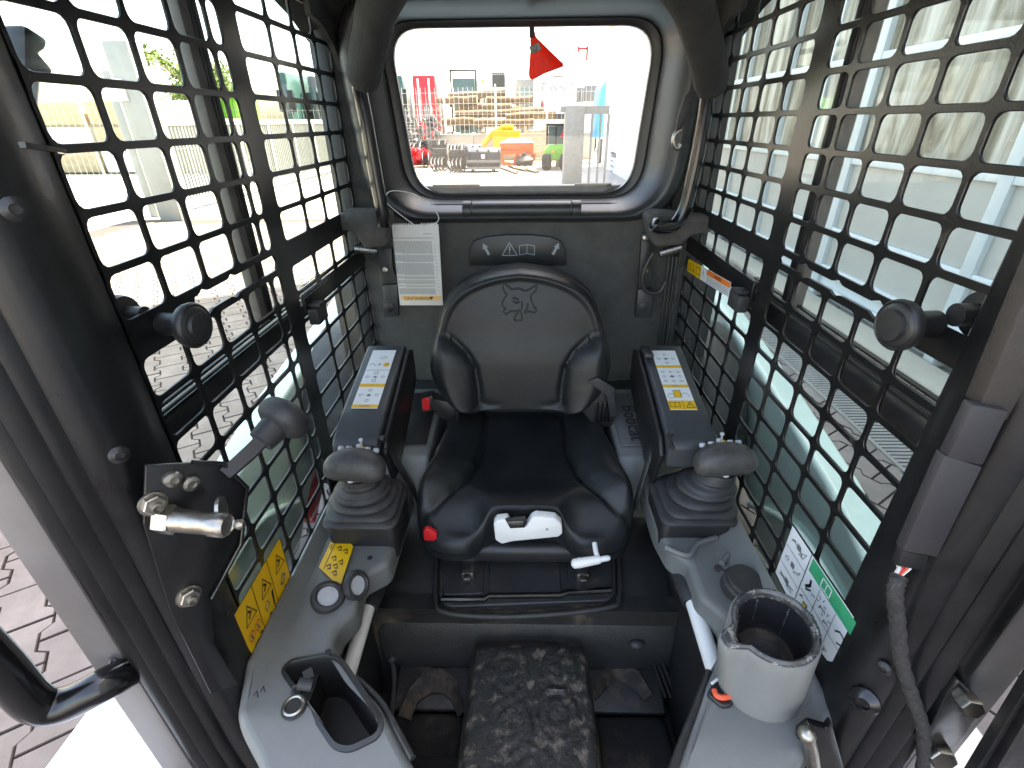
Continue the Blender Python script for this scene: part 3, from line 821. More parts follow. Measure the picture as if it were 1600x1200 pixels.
F_.line([(-.014, -.010), (.014, -.010), (.014, .010), (-.014, .010)], .0012, 0, 1, True).line([(-.014, -.010), (.014, .010)], .0012).line([(-.014, .010), (.014, -.010)], .0012)
obj('stitching', m, M['sign_grey'], wb)
m = MB(); m.prism([bp_(x, y, 1.07) for x, y in ((716, 618), (722, 622), (716, 662), (708, 664))], (0, .02, 0), .001); obj('webbing', m, M['gloss_black'], belt)
m = MB(); m.prism([bp_(x, y, 1.06) for x, y in ((903, 612), (925, 603), (962, 622), (958, 668), (930, 668), (905, 640))], (0, .05, 0), .006); rt = obj('retractor', m, M['black_plastic'], belt)
m = MB(); m.prism([bp_(x, y, 1.04) for x, y in ((918, 596), (934, 590), (960, 606), (962, 650), (954, 652), (948, 618))], (0, .004, 0), .001); obj('webbing', m, M['boot_rubber'], belt)
for k in range(4):
    m = MB(); m.prism([bp_(930+k*7, 627+k, 1.057), bp_(936+k*7, 628+k, 1.057), bp_(934+k*7, 660, 1.057), bp_(928+k*7, 659, 1.057)], (0, .006, 0), .0012); obj('retractor_rib', m, M['gloss_black'], rt)
m = MB(); m.prism([bp_(x, y, 1.07) for x, y in ((908, 598), (930, 606), (905, 610), (900, 605))], (0, .003, 0)); obj('belt_label', m, M['decal_white'], rt)

# ================================================================== pedestal and foot well
ped = thing('seat_pedestal', (0, .95, -1.2), 'grained black box under the seat with ribbed access cover', 'pedestal')
m = MB(); pf = smooth_path([(0, 1.30, -.922), (0, 1.0, -.922), (0, .84, -.925), (0, .76, -.934), (0, .715, -.955), (0, .694, -.995), (0, .690, -1.06), (0, .70, -1.20)], 4)
xs_ = [(-.330, .028), (-.326, .014), (-.318, .005), (-.305, 0), (-.15, 0), (0, 0), (.16, 0), (.325, 0), (.338, .005), (.346, .014), (.350, .028)]
m.loft([[Vector((x, p.y+d*.6, p.z-d)) for p in pf] for x, d in xs_], cap=False, closed=False)
obj('pedestal_box', m, M['pedestal'], ped, 60)
mat('cover_grey', (.036, .036, .037), .42, bump=.2, bscale=400, var=.25, vscale=14, dust=(.10, .08, .06), dcov=.33, dscale=16, dsharp=.2)
def px_(l, Z): return [(P(x, y, Z=Z).x, P(x, y, Z=Z).y) for x, y in l]
pc = px_([(687, 864), (962, 858), (963, 925), (952, 938), (700, 948), (686, 935)], -.921)
m = MB(); slab(m, roundpoly(pc[::-1], .012, 3), lambda x, y: -.921+.006*0, .02, .004); cov = obj('access_cover', m, M['cover_grey'], ped, 50)
for l in ([(690, 872), (757, 870), (755, 928), (692, 930)], [(765, 870), (872, 868), (878, 926), (763, 928)], [(884, 868), (955, 866), (957, 918), (888, 924)]):
    q = px_(l, -.917); m = MB(); slab(m, roundpoly(q[::-1], .008, 3), lambda x, y: -.9165, .01, .003); obj('cover_rib', m, M['cover_grey'], cov, 50)
m = MB(); q = [P(x, y, Z=-.918) for x, y in ((690, 936), (757, 936), (764, 931), (876, 930), (886, 926), (955, 922))]; m.tube(q, .007, 10); obj('cover_lip', m, M['gloss_black'], cov, 60)
m = MB(); q = [P(x, y, Z=-.922) for x, y in ((683, 866), (681, 935), (700, 958), (810, 963), (945, 950), (968, 930), (966, 862))]; m.tube(smooth_path(q, 6), .006, 8); obj('cover_seal', m, M['boot_rubber'], ped, 60)
m = MB(); q = [P(x, y, Z=-.930) for x, y in ((705, 954), (760, 957), (850, 955), (940, 945))]; m.tube(smooth_path(q, 4), .0045, 6); obj('dried_mud', m, M['brown_dirt'], ped, 60)

well = thing('foot_well', (0, .5, -1.22), 'black foot well with mud-caked rubber tunnel and two foot rests', 'foot well')
m = MB(); m.bx(-.40, .40, .20, .80, -1.25, -1.20); m.bx(-.335, .335, .70, .74, -1.22, -.93); m.bx(-.44, .44, .74, 1.40, -1.25, -1.19); obj('floor_pan', m, M['mat_black'], well)
for sg in (-1, 1):
    m = MB(); m.bx(sg*.335, sg*.36, .30, .98, -1.22, -.80); obj('well_wall', m, M['black_plastic'], well)
# centre tunnel: raised oval swirls pressed in the rubber
m = MB(); rows = []
ny, nx = 60, 48
for i in range(ny+1):
    y = lerp(.22, .685, i/ny); r = []
    hwid = lerp(.148, .138, i/ny)
    for j in range(nx+1):
        s = lerp(-1, 1, j/nx); a = s*1.0
        x = .014+hwid*(math.copysign(min(1, abs(s)*1.02), s))
        z = -.992-.012*s*s-.14*max(0, (abs(s)-.80)/.20)**2
        for cx_, cy_, sr in ((-.045, .60, .05), (.055, .615, .05), (.05, .525, .05), (-.04, .50, .055), (0, .42, .05)):
            d_ = math.hypot(x-.014-cx_, (y-cy_)*.8)
            if d_ < sr: z += .0022*math.sin(d_/.0085*pi)
        z -= .02*sstep(.65, .69, y)
        r.append(Vector((x, y, z)))
    rows.append(r)
m.loft(rows, cap=False, closed=False); obj('centre_tunnel', m, M['hump'], well, 60)
for sg, xa, xb, px0 in ((-1, -.29, -.118, 0), (1, .150, .315, 0)):
    pix = [(622, 1120), (640, 1078), (664, 1051), (690, 1047), (712, 1062), (728, 1112)] if sg < 0 else [(924, 1085), (936, 1058), (950, 1036), (975, 1034), (998, 1052), (1018, 1086)]
    m = MB(); q = [P(x, y, Z=-1.125) for x, y in pix]
    inn = [P(x, y, Z=-1.125) for x, y in ([(640, 1122), (653, 1093), (672, 1080), (690, 1080), (704, 1090), (716, 1118)] if sg < 0 else [(932, 1090), (946, 1075), (958, 1064), (975, 1063), (992, 1075), (1008, 1092)])]
    n_ = len(q)
    m.loft([[a for a in q], [p+Vector((0, 0, .006)) for p in q], [p+Vector((0, 0, -.006)) for p in inn], [p+Vector((0, 0, -.012)) for p in inn]], cap=False, closed=False)
    obj('foot_stop', m, M['brown_dirt'], well)
    m = MB(); m.box(((xa+xb)/2, .545, -1.165), (xb-xa, .13, .05), Matrix.Rotation(RAD(-8), 3, 'X'), .022, 5); obj('foot_rest', m, M['mat_black'], well, 60)
    m = MB(); m.box(((xa+xb)/2, .655, -1.145), (xb-xa, .09, .02), Matrix.Rotation(RAD(14), 3, 'X'), .006, 3); obj('heel_plate', m, M['mat_black'], well)
    m = MB(); m.box(((xa+xb)/2, .44, -1.19), (xb-xa, .07, .02), Matrix.Rotation(RAD(-10), 3, 'X'), .004, 2); obj('front_step', m, M['mat_black'], well)
    m = MB(); m.box(((xa+xb)/2, .425, -1.178), (xb-xa-.02, .03, .006), Matrix.Rotation(RAD(-10), 3, 'X'), .002, 2); obj('dried_mud', m, M['brown_dirt'], well)
# white gas springs with black sleeves either side of the pedestal
for sg, a, b, c in ((-1, (596, 900), (575, 948), (538, 1072)), (1, (1062, 890), (1083, 940), (1118, 1050))):
    X = sg*.318
    p0, p1, p2 = P(*a, X=X), P(*b, X=X), P(*c, X=X)
    sprg = thing('gas_spring', p2, ('white gas spring rod in black sleeve left of the seat pedestal' if sg < 0 else 'white gas spring rod in black sleeve right of the seat pedestal'), 'gas spring', 'gas springs beside the pedestal')
    m = MB(); m.tube([p1, p2], .0145, 20); obj('rod', m, M['white_paint'], sprg)
    m = MB(); m.tube([p0+(p0-p1)*.4, p0, p1, p1+(p2-p1).normalized()*.004], [.022, .022, .021, .019], 20); obj('sleeve', m, M['boot_rubber'], sprg)
m = MB(); m.tube(smooth_path([P(612, 1030, Z=-1.10), P(616, 1060, Z=-1.12), P(612, 1130, Z=-1.16)], 4), .006, 8); m.lathe([(.011, 0), (.012, .004), (.009, .006), (.012, .010), (.012, .014), (.007, .016)], P(613, 1022, Z=-1.09), (0, -.3, -1), 14); obj('hose', m, M['boot_rubber'], well)
m = MB(); m.ell(P(995, 1007, Z=-1.02), (.018, .012, .012), None, 12, 8); obj('drain_plug', m, M['boot_rubber'], well)
for k in range(3):
    m = MB(); m.tube([P(1012+k*7, 1012, Z=-1.08), P(1040+k*8, 1090, Z=-1.14)], .0035, 6); obj('hose', m, M['seal_rubber'], well)

# ================================================================== side consoles
ZL, ZR = -.765, -.738
conL = thing('side_console', (-.35, .6, -1.2), 'grey moulded console with open black storage pocket and round socket', 'console', 'side consoles')
inner = [(607, 880), (566, 901), (556, 952), (528, 979), (520, 1006), (532, 1024), (553, 1057), (592, 1096), (640, 1177), (690, 1270)]
oL = px_(inner, ZL)
outer = [(-.438, .46), (-.438, 1.02), (-.264, 1.02), (-.264, .74)]
fr_ = px_([(430, 1290), (393, 1172), (374, 1140), (367, 1114)], ZL)
poL = outer+oL+fr_
pk = px_([(447, 1048), (457, 1038), (512, 1028), (530, 1036), (592, 1128), (586, 1143), (545, 1160), (524, 1156)], ZL)
rsL = roundpoly(poL, [.004, .004, .004, .01]+[.012]*len(oL)+[.02]*len(fr_), 3)
hole = roundpoly(pk, .012, 3)
zfL = lambda x, y: ZL+.030*sstep(-.405, -.438, x)*sstep(.40, .5, y)-.03*max(0, .40-y)/.10
m = MB(); slab(m, rsL, zfL, .055, .014, [hole], seg=5)
obj('console_body', m, M['console_grey'], conL, 45)
m = MB()
h2 = offset2(hole, -.008); h3 = offset2(hole, -.002); h4 = offset2(hole, .004)
m.loft([[Vector((x, y, zfL(x, y)-.002)) for x, y in h2], [Vector((x, y, zfL(x, y)+.004)) for x, y in h2], [Vector((x, y, zfL(x, y)+.006)) for x, y in h3], [Vector((x, y, zfL(x, y)+.003)) for x, y in hole], [Vector((x, y, zfL(x, y)-.10)) for x, y in h4]], cap=False)
m.poly([Vector((x, y, zfL(x, y)-.10)) for x, y in h4])
pocket = obj('storage_pocket', m, M['black_plastic'], conL, 50)
# socket with its hanging cap
c = P(459, 1104, Z=ZL+.002)
m = MB(); m.lathe([(.0155, 0), (.0155, .003), (.013, .0045), (.0115, .003), (.0112, -.02)], c, (0, 0, 1), 28); sk = obj('power_socket', m, M['zinc'], conL, 30)
m = MB(); m.lathe([(.0112, 0), (.0003, 0)], c+Vector((0, 0, -.006)), (0, 0, 1), 20); obj('socket_well', m, M['black_plastic'], sk)
m = MB(); m.lathe([(.0185, .0), (.0175, .003), (.0155, .0035)], c-Vector((0, 0, .002)), (0, 0, 1), 28); obj('socket_flange', m, M['boot_rubber'], sk)
k0 = P(455, 1085, Z=ZL+.006); k1 = P(460, 1072, Z=ZL+.018); k2 = P(478, 1070, Z=ZL+.03)
m = MB(); m.tube(smooth_path([k0, k1, k2], 5), .0018, 8); m.tube([k2-Vector((.010, 0, -.003)), k2+Vector((.010, 0, -.001))], [.0085, .0085], 12); m.box(k2+Vector((.0, .012, .006)), (.014, .016, .003), Matrix.Rotation(.6, 3, 'Z')); obj('socket_cap', m, M['boot_rubber'], conL)
for x, y, r, d in ((512, 934, .030, (.35, -.25, 1)), (555, 915, .028, (.95, -.30, .50))):
    c = P(x, y, Z=ZL+.006); m = MB()
    m.lathe([(r, 0), (r, .006), (r*.9, .011), (r*.72, .012), (r*.62, .009), (r*.62, .004)], c, d, 28); bz = obj('bezel_ring', m, M['boot_rubber'], conL, 40)
    m = MB(); m.lathe([(r*.63, .005), (r*.60, .007), (.0003, .0075)], c, d, 24); obj('blank_disc', m, M['silver_disc'], bz)
for x, y in ((513, 1019), (578, 872)):
    m = MB(); m.lathe([(.0055, .001), (.0045, .002), (.0003, .0015)], P(x, y, Z=ZL+.008), (0, 0, 1), 14); obj('hole_plug', m, M['print_black'], conL)
m = MB(); F_ = Face(m, P(408, 1082, Z=ZL+.004), P(420, 1075, Z=ZL)-P(400, 1090, Z=ZL), (0, 0.2, 1), .0003)
F_.line([(-.010, .004), (-.004, .008), (-.006, -.004), (-.010, -.006)], .0015).line([(0, .002), (.006, .008), (.004, -.005)], .0015); obj('marker_mark', m, M['print_black'], conL)

conR = thing('side_console', (.36, .6, -1.2), 'grey moulded console carrying the cup holder and round black outlet cap', 'console', 'side consoles')
innerR = px_([(1046, 858), (1074, 876), (1092, 930), (1131, 962), (1128, 1010), (1102, 1060), (1055, 1192), (1010, 1290)], ZR)
frR = px_([(1240, 1290), (1252, 1190), (1296, 1140), (1334, 1090), (1352, 1062)], ZR)
poR = [(.4385, .43), (.4385, 1.02), (.276, 1.02), (.276, .76)]+innerR+frR
rsR = roundpoly(poR, [.004, .004, .004, .01]+[.012]*len(innerR)+[.02]*len(frR), 3)
zfR = lambda x, y: ZR+.055*sstep(.385, .438, x)*sstep(.40, .5, y)-.03*max(0, .36-y)/.10
m = MB(); slab(m, rsR, zfR, .055, .014, seg=5); obj('console_body', m, M['console_grey'], conR, 45)
# inner slope of the right console, lighter front apron on both
c = P(1165, 906, Z=ZR+.030)
m = MB(); m.lathe([(.034, -.03), (.034, -.012), (.030, -.008), (.030, .0), (.028, .003), (.0003, .0035)], c, (.08, -.18, 1), 32); cp = obj('outlet_cap', m, M['boot_rubber'], conR, 40)
m = MB(); a, b = P(1122, 888, Z=ZR+.022), P(1145, 898, Z=ZR+.022); m.tube([a, b], .0045, 8, flat=.5); m.lathe([(.007, -.002), (.007, .002), (.004, .003)], a, (0, 0, 1), 12); obj('cap_strap', m, M['boot_rubber'], cp)
m = MB(); m.tube(smooth_path([P(x, y, Z=ZR+.004) for x, y in ((1128, 880), (1140, 866), (1160, 850), (1180, 862), (1198, 890))], 6), .006, 8); obj('moulded_ridge', m, M['console_grey'], conR, 60)
m = MB(); m.tube(smooth_path([P(x, y, Z=ZR+.003) for x, y in ((1040, 855), (1075, 868), (1090, 850), (1120, 840))], 6), .006, 8); obj('moulded_ridge', m, M['console_grey'], conR, 60)
# red lever recess
m = MB(); q = px_([(1104, 1085), (1118, 1058), (1142, 1075), (1146, 1103), (1128, 1106)], ZR+.004); slab(m, roundpoly(q[::-1], .006, 3), lambda x, y: ZR+.006, .012, .003); rc = obj('lever_recess', m, M['black_plastic'], conR)
m = MB(); q = [P(x, y, Z=ZR+.010) for x, y in ((1116, 1078), (1119, 1086), (1128, 1090), (1140, 1088))]; m.tube(smooth_path(q, 4), .004, 8); obj('release_tab', m, M['orange_plastic'], rc)
m = MB(); a, b = P(1112, 1068, Z=ZR+.012), P(1121, 1061, Z=ZR+.012); m.tube([a, b], .002, 6); obj('index_mark', m, M['white_plastic'], rc)
# carbon-look inner edging of both consoles
m = MB(); m.tube(smooth_path([P(x, y, Z=ZR-.008) for x, y in ((1108, 1050), (1090, 1100), (1070, 1150), (1050, 1205))], 5), .006, 8); obj('edge_trim', m, M['seal_rubber'], conR, 60)
m = MB(); m.tube(smooth_path([P(x, y, Z=ZL-.008) for x, y in ((556, 1058), (594, 1095), (618, 1135), (645, 1185))], 5), .005, 8); obj('edge_trim', m, M['seal_rubber'], conL, 60)

# cup holder
cup = thing('cup_holder', (.345, .43, -.705), 'grey plastic cup holder with dirty clear rim and handle notch', 'cup holder')
cc = Vector((.338, .432, -.600)); cn_ = Vector((-.08, -.10, 1)).normalized()
cu = Vector((1, 0, 0)); cu = (cu-cn_*cu.dot(cn_)).normalized(); cv = cn_.cross(cu)
NN = 64
def cupring(r, h, notch=0, dz=0, sh=(0, 0, 0)):
    ring = []
    for i in range(NN):
        a = 2*pi*i/NN; da = (a-RAD(195)+pi) % (2*pi)-pi
        rr = r*.91+notch*.9*math.exp(-(da/.24)**4)
        ring.append(cc+cu*cos(a)*rr+cv*sin(a)*rr+cn_*h+Vector(sh))
    return ring
def baserng(k, z):
    return [Vector((.350+cos(2*pi*i/NN)*.060*k, .440+sin(2*pi*i/NN)*.057*k, z)) for i in range(NN)]
def mixr(a, b, t): return [p.lerp(q, t) for p, q in zip(a, b)]
top = cupring(.0625, -.004, .026); bs = baserng(1, ZR-.005)
m = MB(); m.loft([cupring(.058, .001, .024), cupring(.061, .0005, .0255), top]+[mixr(top, bs, t) for t in (.15, .3, .5, .7, .85)]+[bs], cap=False); obj('cup_body', m, M['console_light'], cup, 60)
mat('clear_grey', (.055, .055, .055), .16, var=.5, vscale=70, bump=.3, bscale=80, dust=(.35, .33, .30), dcov=.40, dscale=60, dsharp=.1)
m = MB(); m.loft([cupring(.0595, .0, .025), cupring(.059, .005, .025), cupring(.055, .007, .021), cupring(.0515, .005, .016), cupring(.0500, -.006, .007), cupring(.0498, -.02, .002)], cap=False); obj('rim_insert', m, M['clear_grey'], cup, 60)
m = MB(); m.loft([cupring(.0500, -.006, .006), cupring(.048, -.03), cupring(.046, -.06), cupring(.044, -.072), cupring(.04, -.075), cupring(.001, -.075)], cap=False); cw = obj('cup_well', m, M['black_plastic'], cup, 60)
for k in range(5):
    a = RAD(40+k*55); m = MB(); m.tube([cc+cu*cos(a)*.0440+cv*sin(a)*.0440+cn_*-.01, cc+cu*cos(a)*.041+cv*sin(a)*.041+cn_*-.07], .0018, 6); obj('well_rib', m, M['clear_grey'], cw)
m = MB(); m.loft([cupring(.0435, -.0735), cupring(.026, -.0735)], cap=False); obj('dried_mud', m, M['brown_dirt'], cw)

mat('box_panel', (.095, .10, .105), .42, bump=.12, bscale=500)
# boxes beside the seat that carry the armrests
for sg in (-1, 1):
    bx_ = thing('seat_side_box', (sg*.27, 1.0, -.9), ('dark panelled side box under the armrest with red buckle beside it' if sg < 0 else 'grey side box with raised lettering under the armrest'), 'side box', 'boxes beside the seat')
    m = MB(); X0, X1 = sg*.225, sg*.325
    pr_ = [(.95, -.90), (.90, -.80), (.925, -.735), (.945, -.70), (1.22, -.668), (1.22, -.90)]
    m.prism([Vector((X0, y, z)) for y, z in pr_], (X1-X0, 0, 0), .008, 3); obj('box_body', m, M['console_grey'], bx_, 50)
    m = MB(); u_ = Vector((0, .335, .032)).normalized()
    q = [Vector((sg*.236, .975, -.6940)), Vector((sg*.318, .975, -.6940)), Vector((sg*.318, 1.19, -.6702)), Vector((sg*.236, 1.19, -.6702))]
    m.prism([p+Vector((0, 0, .0005)) for p in q], (0, 0, .0035), .0015); pn = obj('cover_panel', m, M['armrest_side'] if sg < 0 else M['box_panel'], bx_, 50)
    if sg > 0:
        m = MB(); F_ = Face(m, (.279, 1.06, -.6790), u_*-1, (1, 0, 0), .0006); F_.text('Bobcat', .0, 0, .052, 0); obj('raised_lettering', m, M['armrest_side'], pn)

# ================================================================== armrests
def armrest(sg):
    t = thing('armrest', (sg*.34, .95, -.70), ('padded armrest with white and yellow function label, beside the red belt buckle' if sg < 0 else 'padded armrest whose label ends in a yellow warning strip'), 'armrest', 'armrests')
    xi, xo = sg*.293, sg*.388
    yb, yf, zb, zf = 1.115, .818, -.488, -.556
    if sg > 0: xi, xo, yf = .290, .388, .816
    prof = [(yb+.012, zb-.015), (yb, zb), (yf+.06, lerp(zb, zf, .81)), (yf+.0, zf-.006), (yf-.014, zf-.018), (yf-.016, zf-.066), (yf+.03, zf-.074), (yb, zb-.085)]
    m = MB(); m.prism([Vector((xi, y, z)) for y, z in prof], (xo-xi, 0, 0), .007, 3); bd = obj('armrest_body', m, M['armrest_plastic'], t, 45)
    prof2 = [(yb+.018, zb-.02), (yb-.02, zb-.006), (yf+.10, lerp(zb, zf, .69)-.008), (yf+.015, zf-.012), (yf-.01, zf-.04), (yf+.02, zf-.135), (yf+.07, zf-.140), (yb+.018, zb-.11)]
    m = MB(); m.prism([Vector((xi-sg*.004, y, z)) for y, z in prof2], (-sg*.010, 0, 0), .004, 2); obj('side_plate', m, M['armrest_side'], t, 45)
    # support bar and small hook
    if sg < 0: a, b = P(608, 700, X=-.283), P(668, 806, X=-.245)
    else: a, b = P(1022, 690, X=.283), P(991, 795, X=.250)
    m = MB(); m.tube([a, a.lerp(b, .5), b], [.012, .012, .011], 10, flat=.45); obj('support_bar', m, M['frame_plastic'], t, 50)
    if sg < 0: h_ = [P(596, 684, X=-.285), P(604, 693, X=-.285), P(600, 704, X=-.285)]
    else: h_ = [P(1050, 674, X=.288), P(1045, 684, X=.288), P(1051, 701, X=.288)]
    m = MB(); m.tube(smooth_path(h_, 4), .0055, 8); obj('release_hook', m, M['boot_rubber'], t, 60)
    if sg > 0:
        m = MB(); m.bx(xi-.004, xi+.018, 1.05, 1.105, zb-.008, zb+.004, .004); obj('end_clip', m, M['frame_plastic'], t)
    # label
    Lm = MB(); top0 = Vector(((xi+xo)/2-sg*.004, yf+.03, lerp(zb, zf, .905)+.0008)); up_ = Vector((0, yb-yf, zb-zf)).normalized()
    F_ = Face(Lm, top0, (1, 0, 0), up_, .0004); F_.u *= .84; F_.v *= .90; F_.o += up_*.026+Vector((sg*.004, 0, 0))
    a0, a1, L_ = -.034, .034, .250
    F_.rect(a0, .02, a1, L_, 0, 1)
    mats_ = [M['decal_white'], M['decal_yellow'], M['print_grey'], M['print_black']]
    rnd = random.Random(3+sg)
    def icon(x, y, s):
        F_.line([(x-s, y), (x-s*.2, y+s*.7), (x+s, y+s*.2)], s*.28, 2, 2).line([(x-s*.6, y-s*.5), (x+s*.5, y-s*.5)], s*.3, 2, 2)
    def dia(x, y, s): F_.poly([(x-s*1.5, y), (x, y-s), (x+s*1.5, y), (x, y+s)], 2, 2)
    if sg < 0:
        F_.rect(a0, .022, a1, .034, 1, 2); F_.text('COMBI', 0, .028, .009, 2, 3)
        F_.rect(a0, .098, a1, .110, 1, 2); F_.text('H', 0, .104, .009, 2, 3)
        F_.rect(a0, .163, a1, .1645, 2, 2)
        dia(0, .067, .005); icon(-.021, .068, .006); icon(.021, .068, .006); icon(0, .085, .006); icon(0, .048, .006)
        dia(0, .136, .0045); icon(-.021, .137, .006); icon(.021, .137, .006); F_.line([(-.005, .118), (.004, .118), (.004, .126), (-.005, .126)], .0014, 2, 2, True); F_.line([(-.005, .148), (.004, .148), (.004, .156), (-.005, .156)], .0014, 2, 2, True)
        F_.disc(.020, .187, .009, 1, 2, 20); F_.line([(.014, .186), (.024, .186), (.021, .191)], .0012, 2, 3)
        F_.line([(0, .182), (0, .192)], .002, 2, 2).line([(-.005, .187), (.005, .187)], .002, 2, 2)
        F_.line([(-.028, .182), (-.020, .192), (-.009, .182)], .0016, 2, 2); F_.line([(-.004, .214), (.005, .224), (.016, .218), (.006, .211)], .0014, 2, 2, True)
    else:
        F_.rect(a0, .022, a1, .052, 1, 2)
        F_.line([(.010, .028), (.030, .028), (.020, .047)], .0016, 3, 3, True).line([(.02, .034), (.02, .041)], .0016, 3, 3)
        F_.line([(-.030, .030), (-.006, .030), (-.006, .046), (-.030, .046)], .0016, 3, 3, True).line([(-.018, .030), (-.018, .046)], .0014, 3, 3).line([(.003, .022), (.003, .052)], .001, 3, 3)
        F_.rect(-.012, .064, .006, .088, 1, 2); F_.line([(-.012, .064), (.006, .064), (.006, .088), (-.012, .088)], .0012, 3, 3, True)
        F_.line([(-.030, .066), (-.022, .078), (-.014, .074)], .0014, 2, 2).line([(.008, .076), (.020, .080), (.029, .066)], .0014, 2, 2).line([(-.028, .060), (-.014, .062)], .0014, 2, 2)
        F_.rect(a0, .100, a1, .110, 1, 2); F_.text('ISO', 0, .105, .009, 2, 3)
        for i in range(3):
            for j in range(3):
                (dia if (i, j) == (1, 1) else icon)(-.021+.021*i, .124+.018*j, .0052)
        F_.rect(a0, .176, a1, .186, 1, 2); F_.text('H', 0, .181, .008, 2, 3)
        dia(0, .214, .005); icon(-.02, .214, .0055); icon(.02, .214, .0055); icon(0, .232, .0055); icon(0, .197, .0055)
    obj('function_label', Lm, mats_, t)
    return t
armrest(-1); armrest(1)

# ================================================================== joysticks
def joystick(sg):
    t = thing('joystick', (sg*.335, .785, -.79), ('worn joystick on ribbed black boot above the yellow console sticker' if sg < 0 else 'worn joystick on ribbed black boot next to the lettered side box'), 'joystick', 'drive joysticks')
    if sg < 0: bc = Vector((-.328, .785, -.742)); hc = P(556, 726, Z=-.580); zt = ZL
    else: bc = Vector((.348, .790, -.732)); hc = P(1131, 717, Z=-.575); zt = ZR
    m = MB(); 
    def sq(c, w, d, r): return [Vector((c[0]+a, c[1]+b, c[2])) for a, b in rrect(w, d, r, 6)]
    z0 = bc.z
    m.loft([sq((bc.x, bc.y, z0-.06), .136, .126, .014), sq((bc.x, bc.y, z0+.016), .142, .132, .016), sq((bc.x, bc.y, z0+.030), .134, .124, .02)]); obj('boot_base', m, M['black_plastic'], t, 50)
    m = MB(); rings = []
    nst = 46; ztop = hc.z-.028
    for i in range(nst+1):
        f = i/nst; z = lerp(z0+.024, ztop, f); c = Vector((lerp(bc.x, hc.x, f**1.2), lerp(bc.y, hc.y+.004, f**1.2), z))
        w = interp([(0, .142), (.12, .142), (.30, .132), (.50, .115), (.68, .096), (.82, .078), (1, .062)], f)
        rib = .0058*(abs(math.sin(f*pi*5.6+.2))**.6*2-1)*(1-sstep(.62, .8, f))
        if f > .66: rib = .003*math.sin((f-.66)*40)*(1-sstep(.8, .9, f))
        w = w+rib*2
        rr = lerp(.022, w*.49, sstep(.05, .55, f)); rings.append(sq(c, w, w*.95, min(rr, w*.46)))
    m.loft(rings); obj('ribbed_boot', m, M['boot_rubber'], t, 70)
    m = MB(); R = Matrix.Rotation(RAD(4 if sg < 0 else -6), 3, 'Y') @ Matrix.Rotation(RAD(-16), 3, 'X')
    rings = []
    for i in range(33):
        th = -pi/2+pi*i/32; th = max(-1.555, min(1.555, th)); ring = []
        for j in range(36):
            a = 2*pi*j/36
            sx = math.copysign(abs(sin(th))**.82, sin(th)); cr = abs(cos(th))**.72
            q = Vector((sx*.058, cos(a)*cr*.034, math.copysign(abs(sin(a))**.8, sin(a))*cr*.032))
            q.z -= .006*(abs(sx))**2; q.y -= .006*(sx**2)
            ring.append(R @ q+hc)
        rings.append(ring)
    m.loft(rings); m.tube([hc+Vector((0, .004, -.05)), hc+Vector((0, .004, -.015))], [.026, .024], 20)
    hd = obj('grip_head', m, M['grip_rubber'], t, 70)
    rows = [(-.034, .012), (-.018, .010), (.0, .016), (.018, .010), (.034, .012)]
    for k, (x, y) in enumerate(rows):
        p = hc+R @ Vector((x, y+.006, .029-.005*abs(x)/.034)); m = MB()
        m.lathe([(.0062, -.003), (.0062, .002), (.005, .0045), (.0003, .0055)], p, R @ Vector((0, .25, 1)), 14); obj('thumb_button', m, M['silver_disc'] if k != 3 or sg > 0 else M['silver_disc'], hd)
    p = hc+R @ Vector((.004, .022, .030)); m = MB(); m.tube([p, p+Vector((0, .002, .008))], .0022, 8); m.ell(p+Vector((0, .003, .0125)), (.0045, .0045, .004), None, 10, 8); obj('mini_lever', m, M['silver_disc'], hd)
    p = hc+R @ Vector((.008 if sg < 0 else .006, .016, .028)); m = MB(); m.lathe([(.004, 0), (.003, .003), (.0003, .0035)], p, (0, 0, 1), 10); obj('yellow_button', m, M['decal_yellow'], hd)
    m = MB(); p = hc+R @ Vector((-.004, -.020, -.026)); m.ell(p, (.007, .004, .004), None, 10, 6); obj('trigger_button', m, M['silver_disc'], hd)
joystick(-1); joystick(1)
# ================================================================== overhead seat bar (raised) with foam sleeves
bar = thing('seat_bar', (0, 1.2, -.22), 'raised black tubular seat bar with fuzzy foam sleeves in front of the rear window', 'seat bar')
def mirx(l): return [Vector((-p[0], p[1], p[2])) for p in l]
tl = [P(600, 352, Y=1.20), P(597, 330, Y=1.195), P(588, 280, Y=1.195), P(572, 190, Y=1.19), P(560, 125, Y=1.17), P(566, 90, Y=1.12)]
m = MB(); m.tube(smooth_path(tl, 5), .0155, 18); obj('tube', m, M['gloss_black'], bar, 60)
tr_ = [P(1022, 350, Y=1.175), P(1032, 355, Y=1.18), P(1052, 352, Y=1.19), P(1068, 330, Y=1.195), P(1082, 280, Y=1.195), P(1098, 200, Y=1.19), P(1108, 125, Y=1.17), P(1100, 80, Y=1.12)]
m = MB(); m.tube(smooth_path(tr_, 5), .0155, 18); m.lathe([(.0155, 0), (.013, .003), (.0003, .004)], tr_[0], tr_[0]-tr_[1], 16); obj('tube', m, M['gloss_black'], bar, 60)
pl_ = [P(568, 122, Y=1.155), P(572, 95, Y=1.12), P(582, 50, Y=1.06), P(594, 0, Y=1.0), P(640, -70, Y=.92), P(700, -120, Y=.86)]
m = MB(); m.tube(smooth_path(pl_, 5), [.032]*2+[.034]*24, 20); obj('foam_sleeve', m, M['headliner'], bar, 60)
pr2 = [P(1112, 136, Y=1.155), P(1108, 105, Y=1.12), P(1095, 50, Y=1.06), P(1078, 0, Y=1.0), P(1030, -70, Y=.92), P(980, -120, Y=.86)]
m = MB(); m.tube(smooth_path(pr2, 5), [.029]*2+[.033]*24, 20); obj('foam_sleeve', m, M['headliner'], bar, 60)
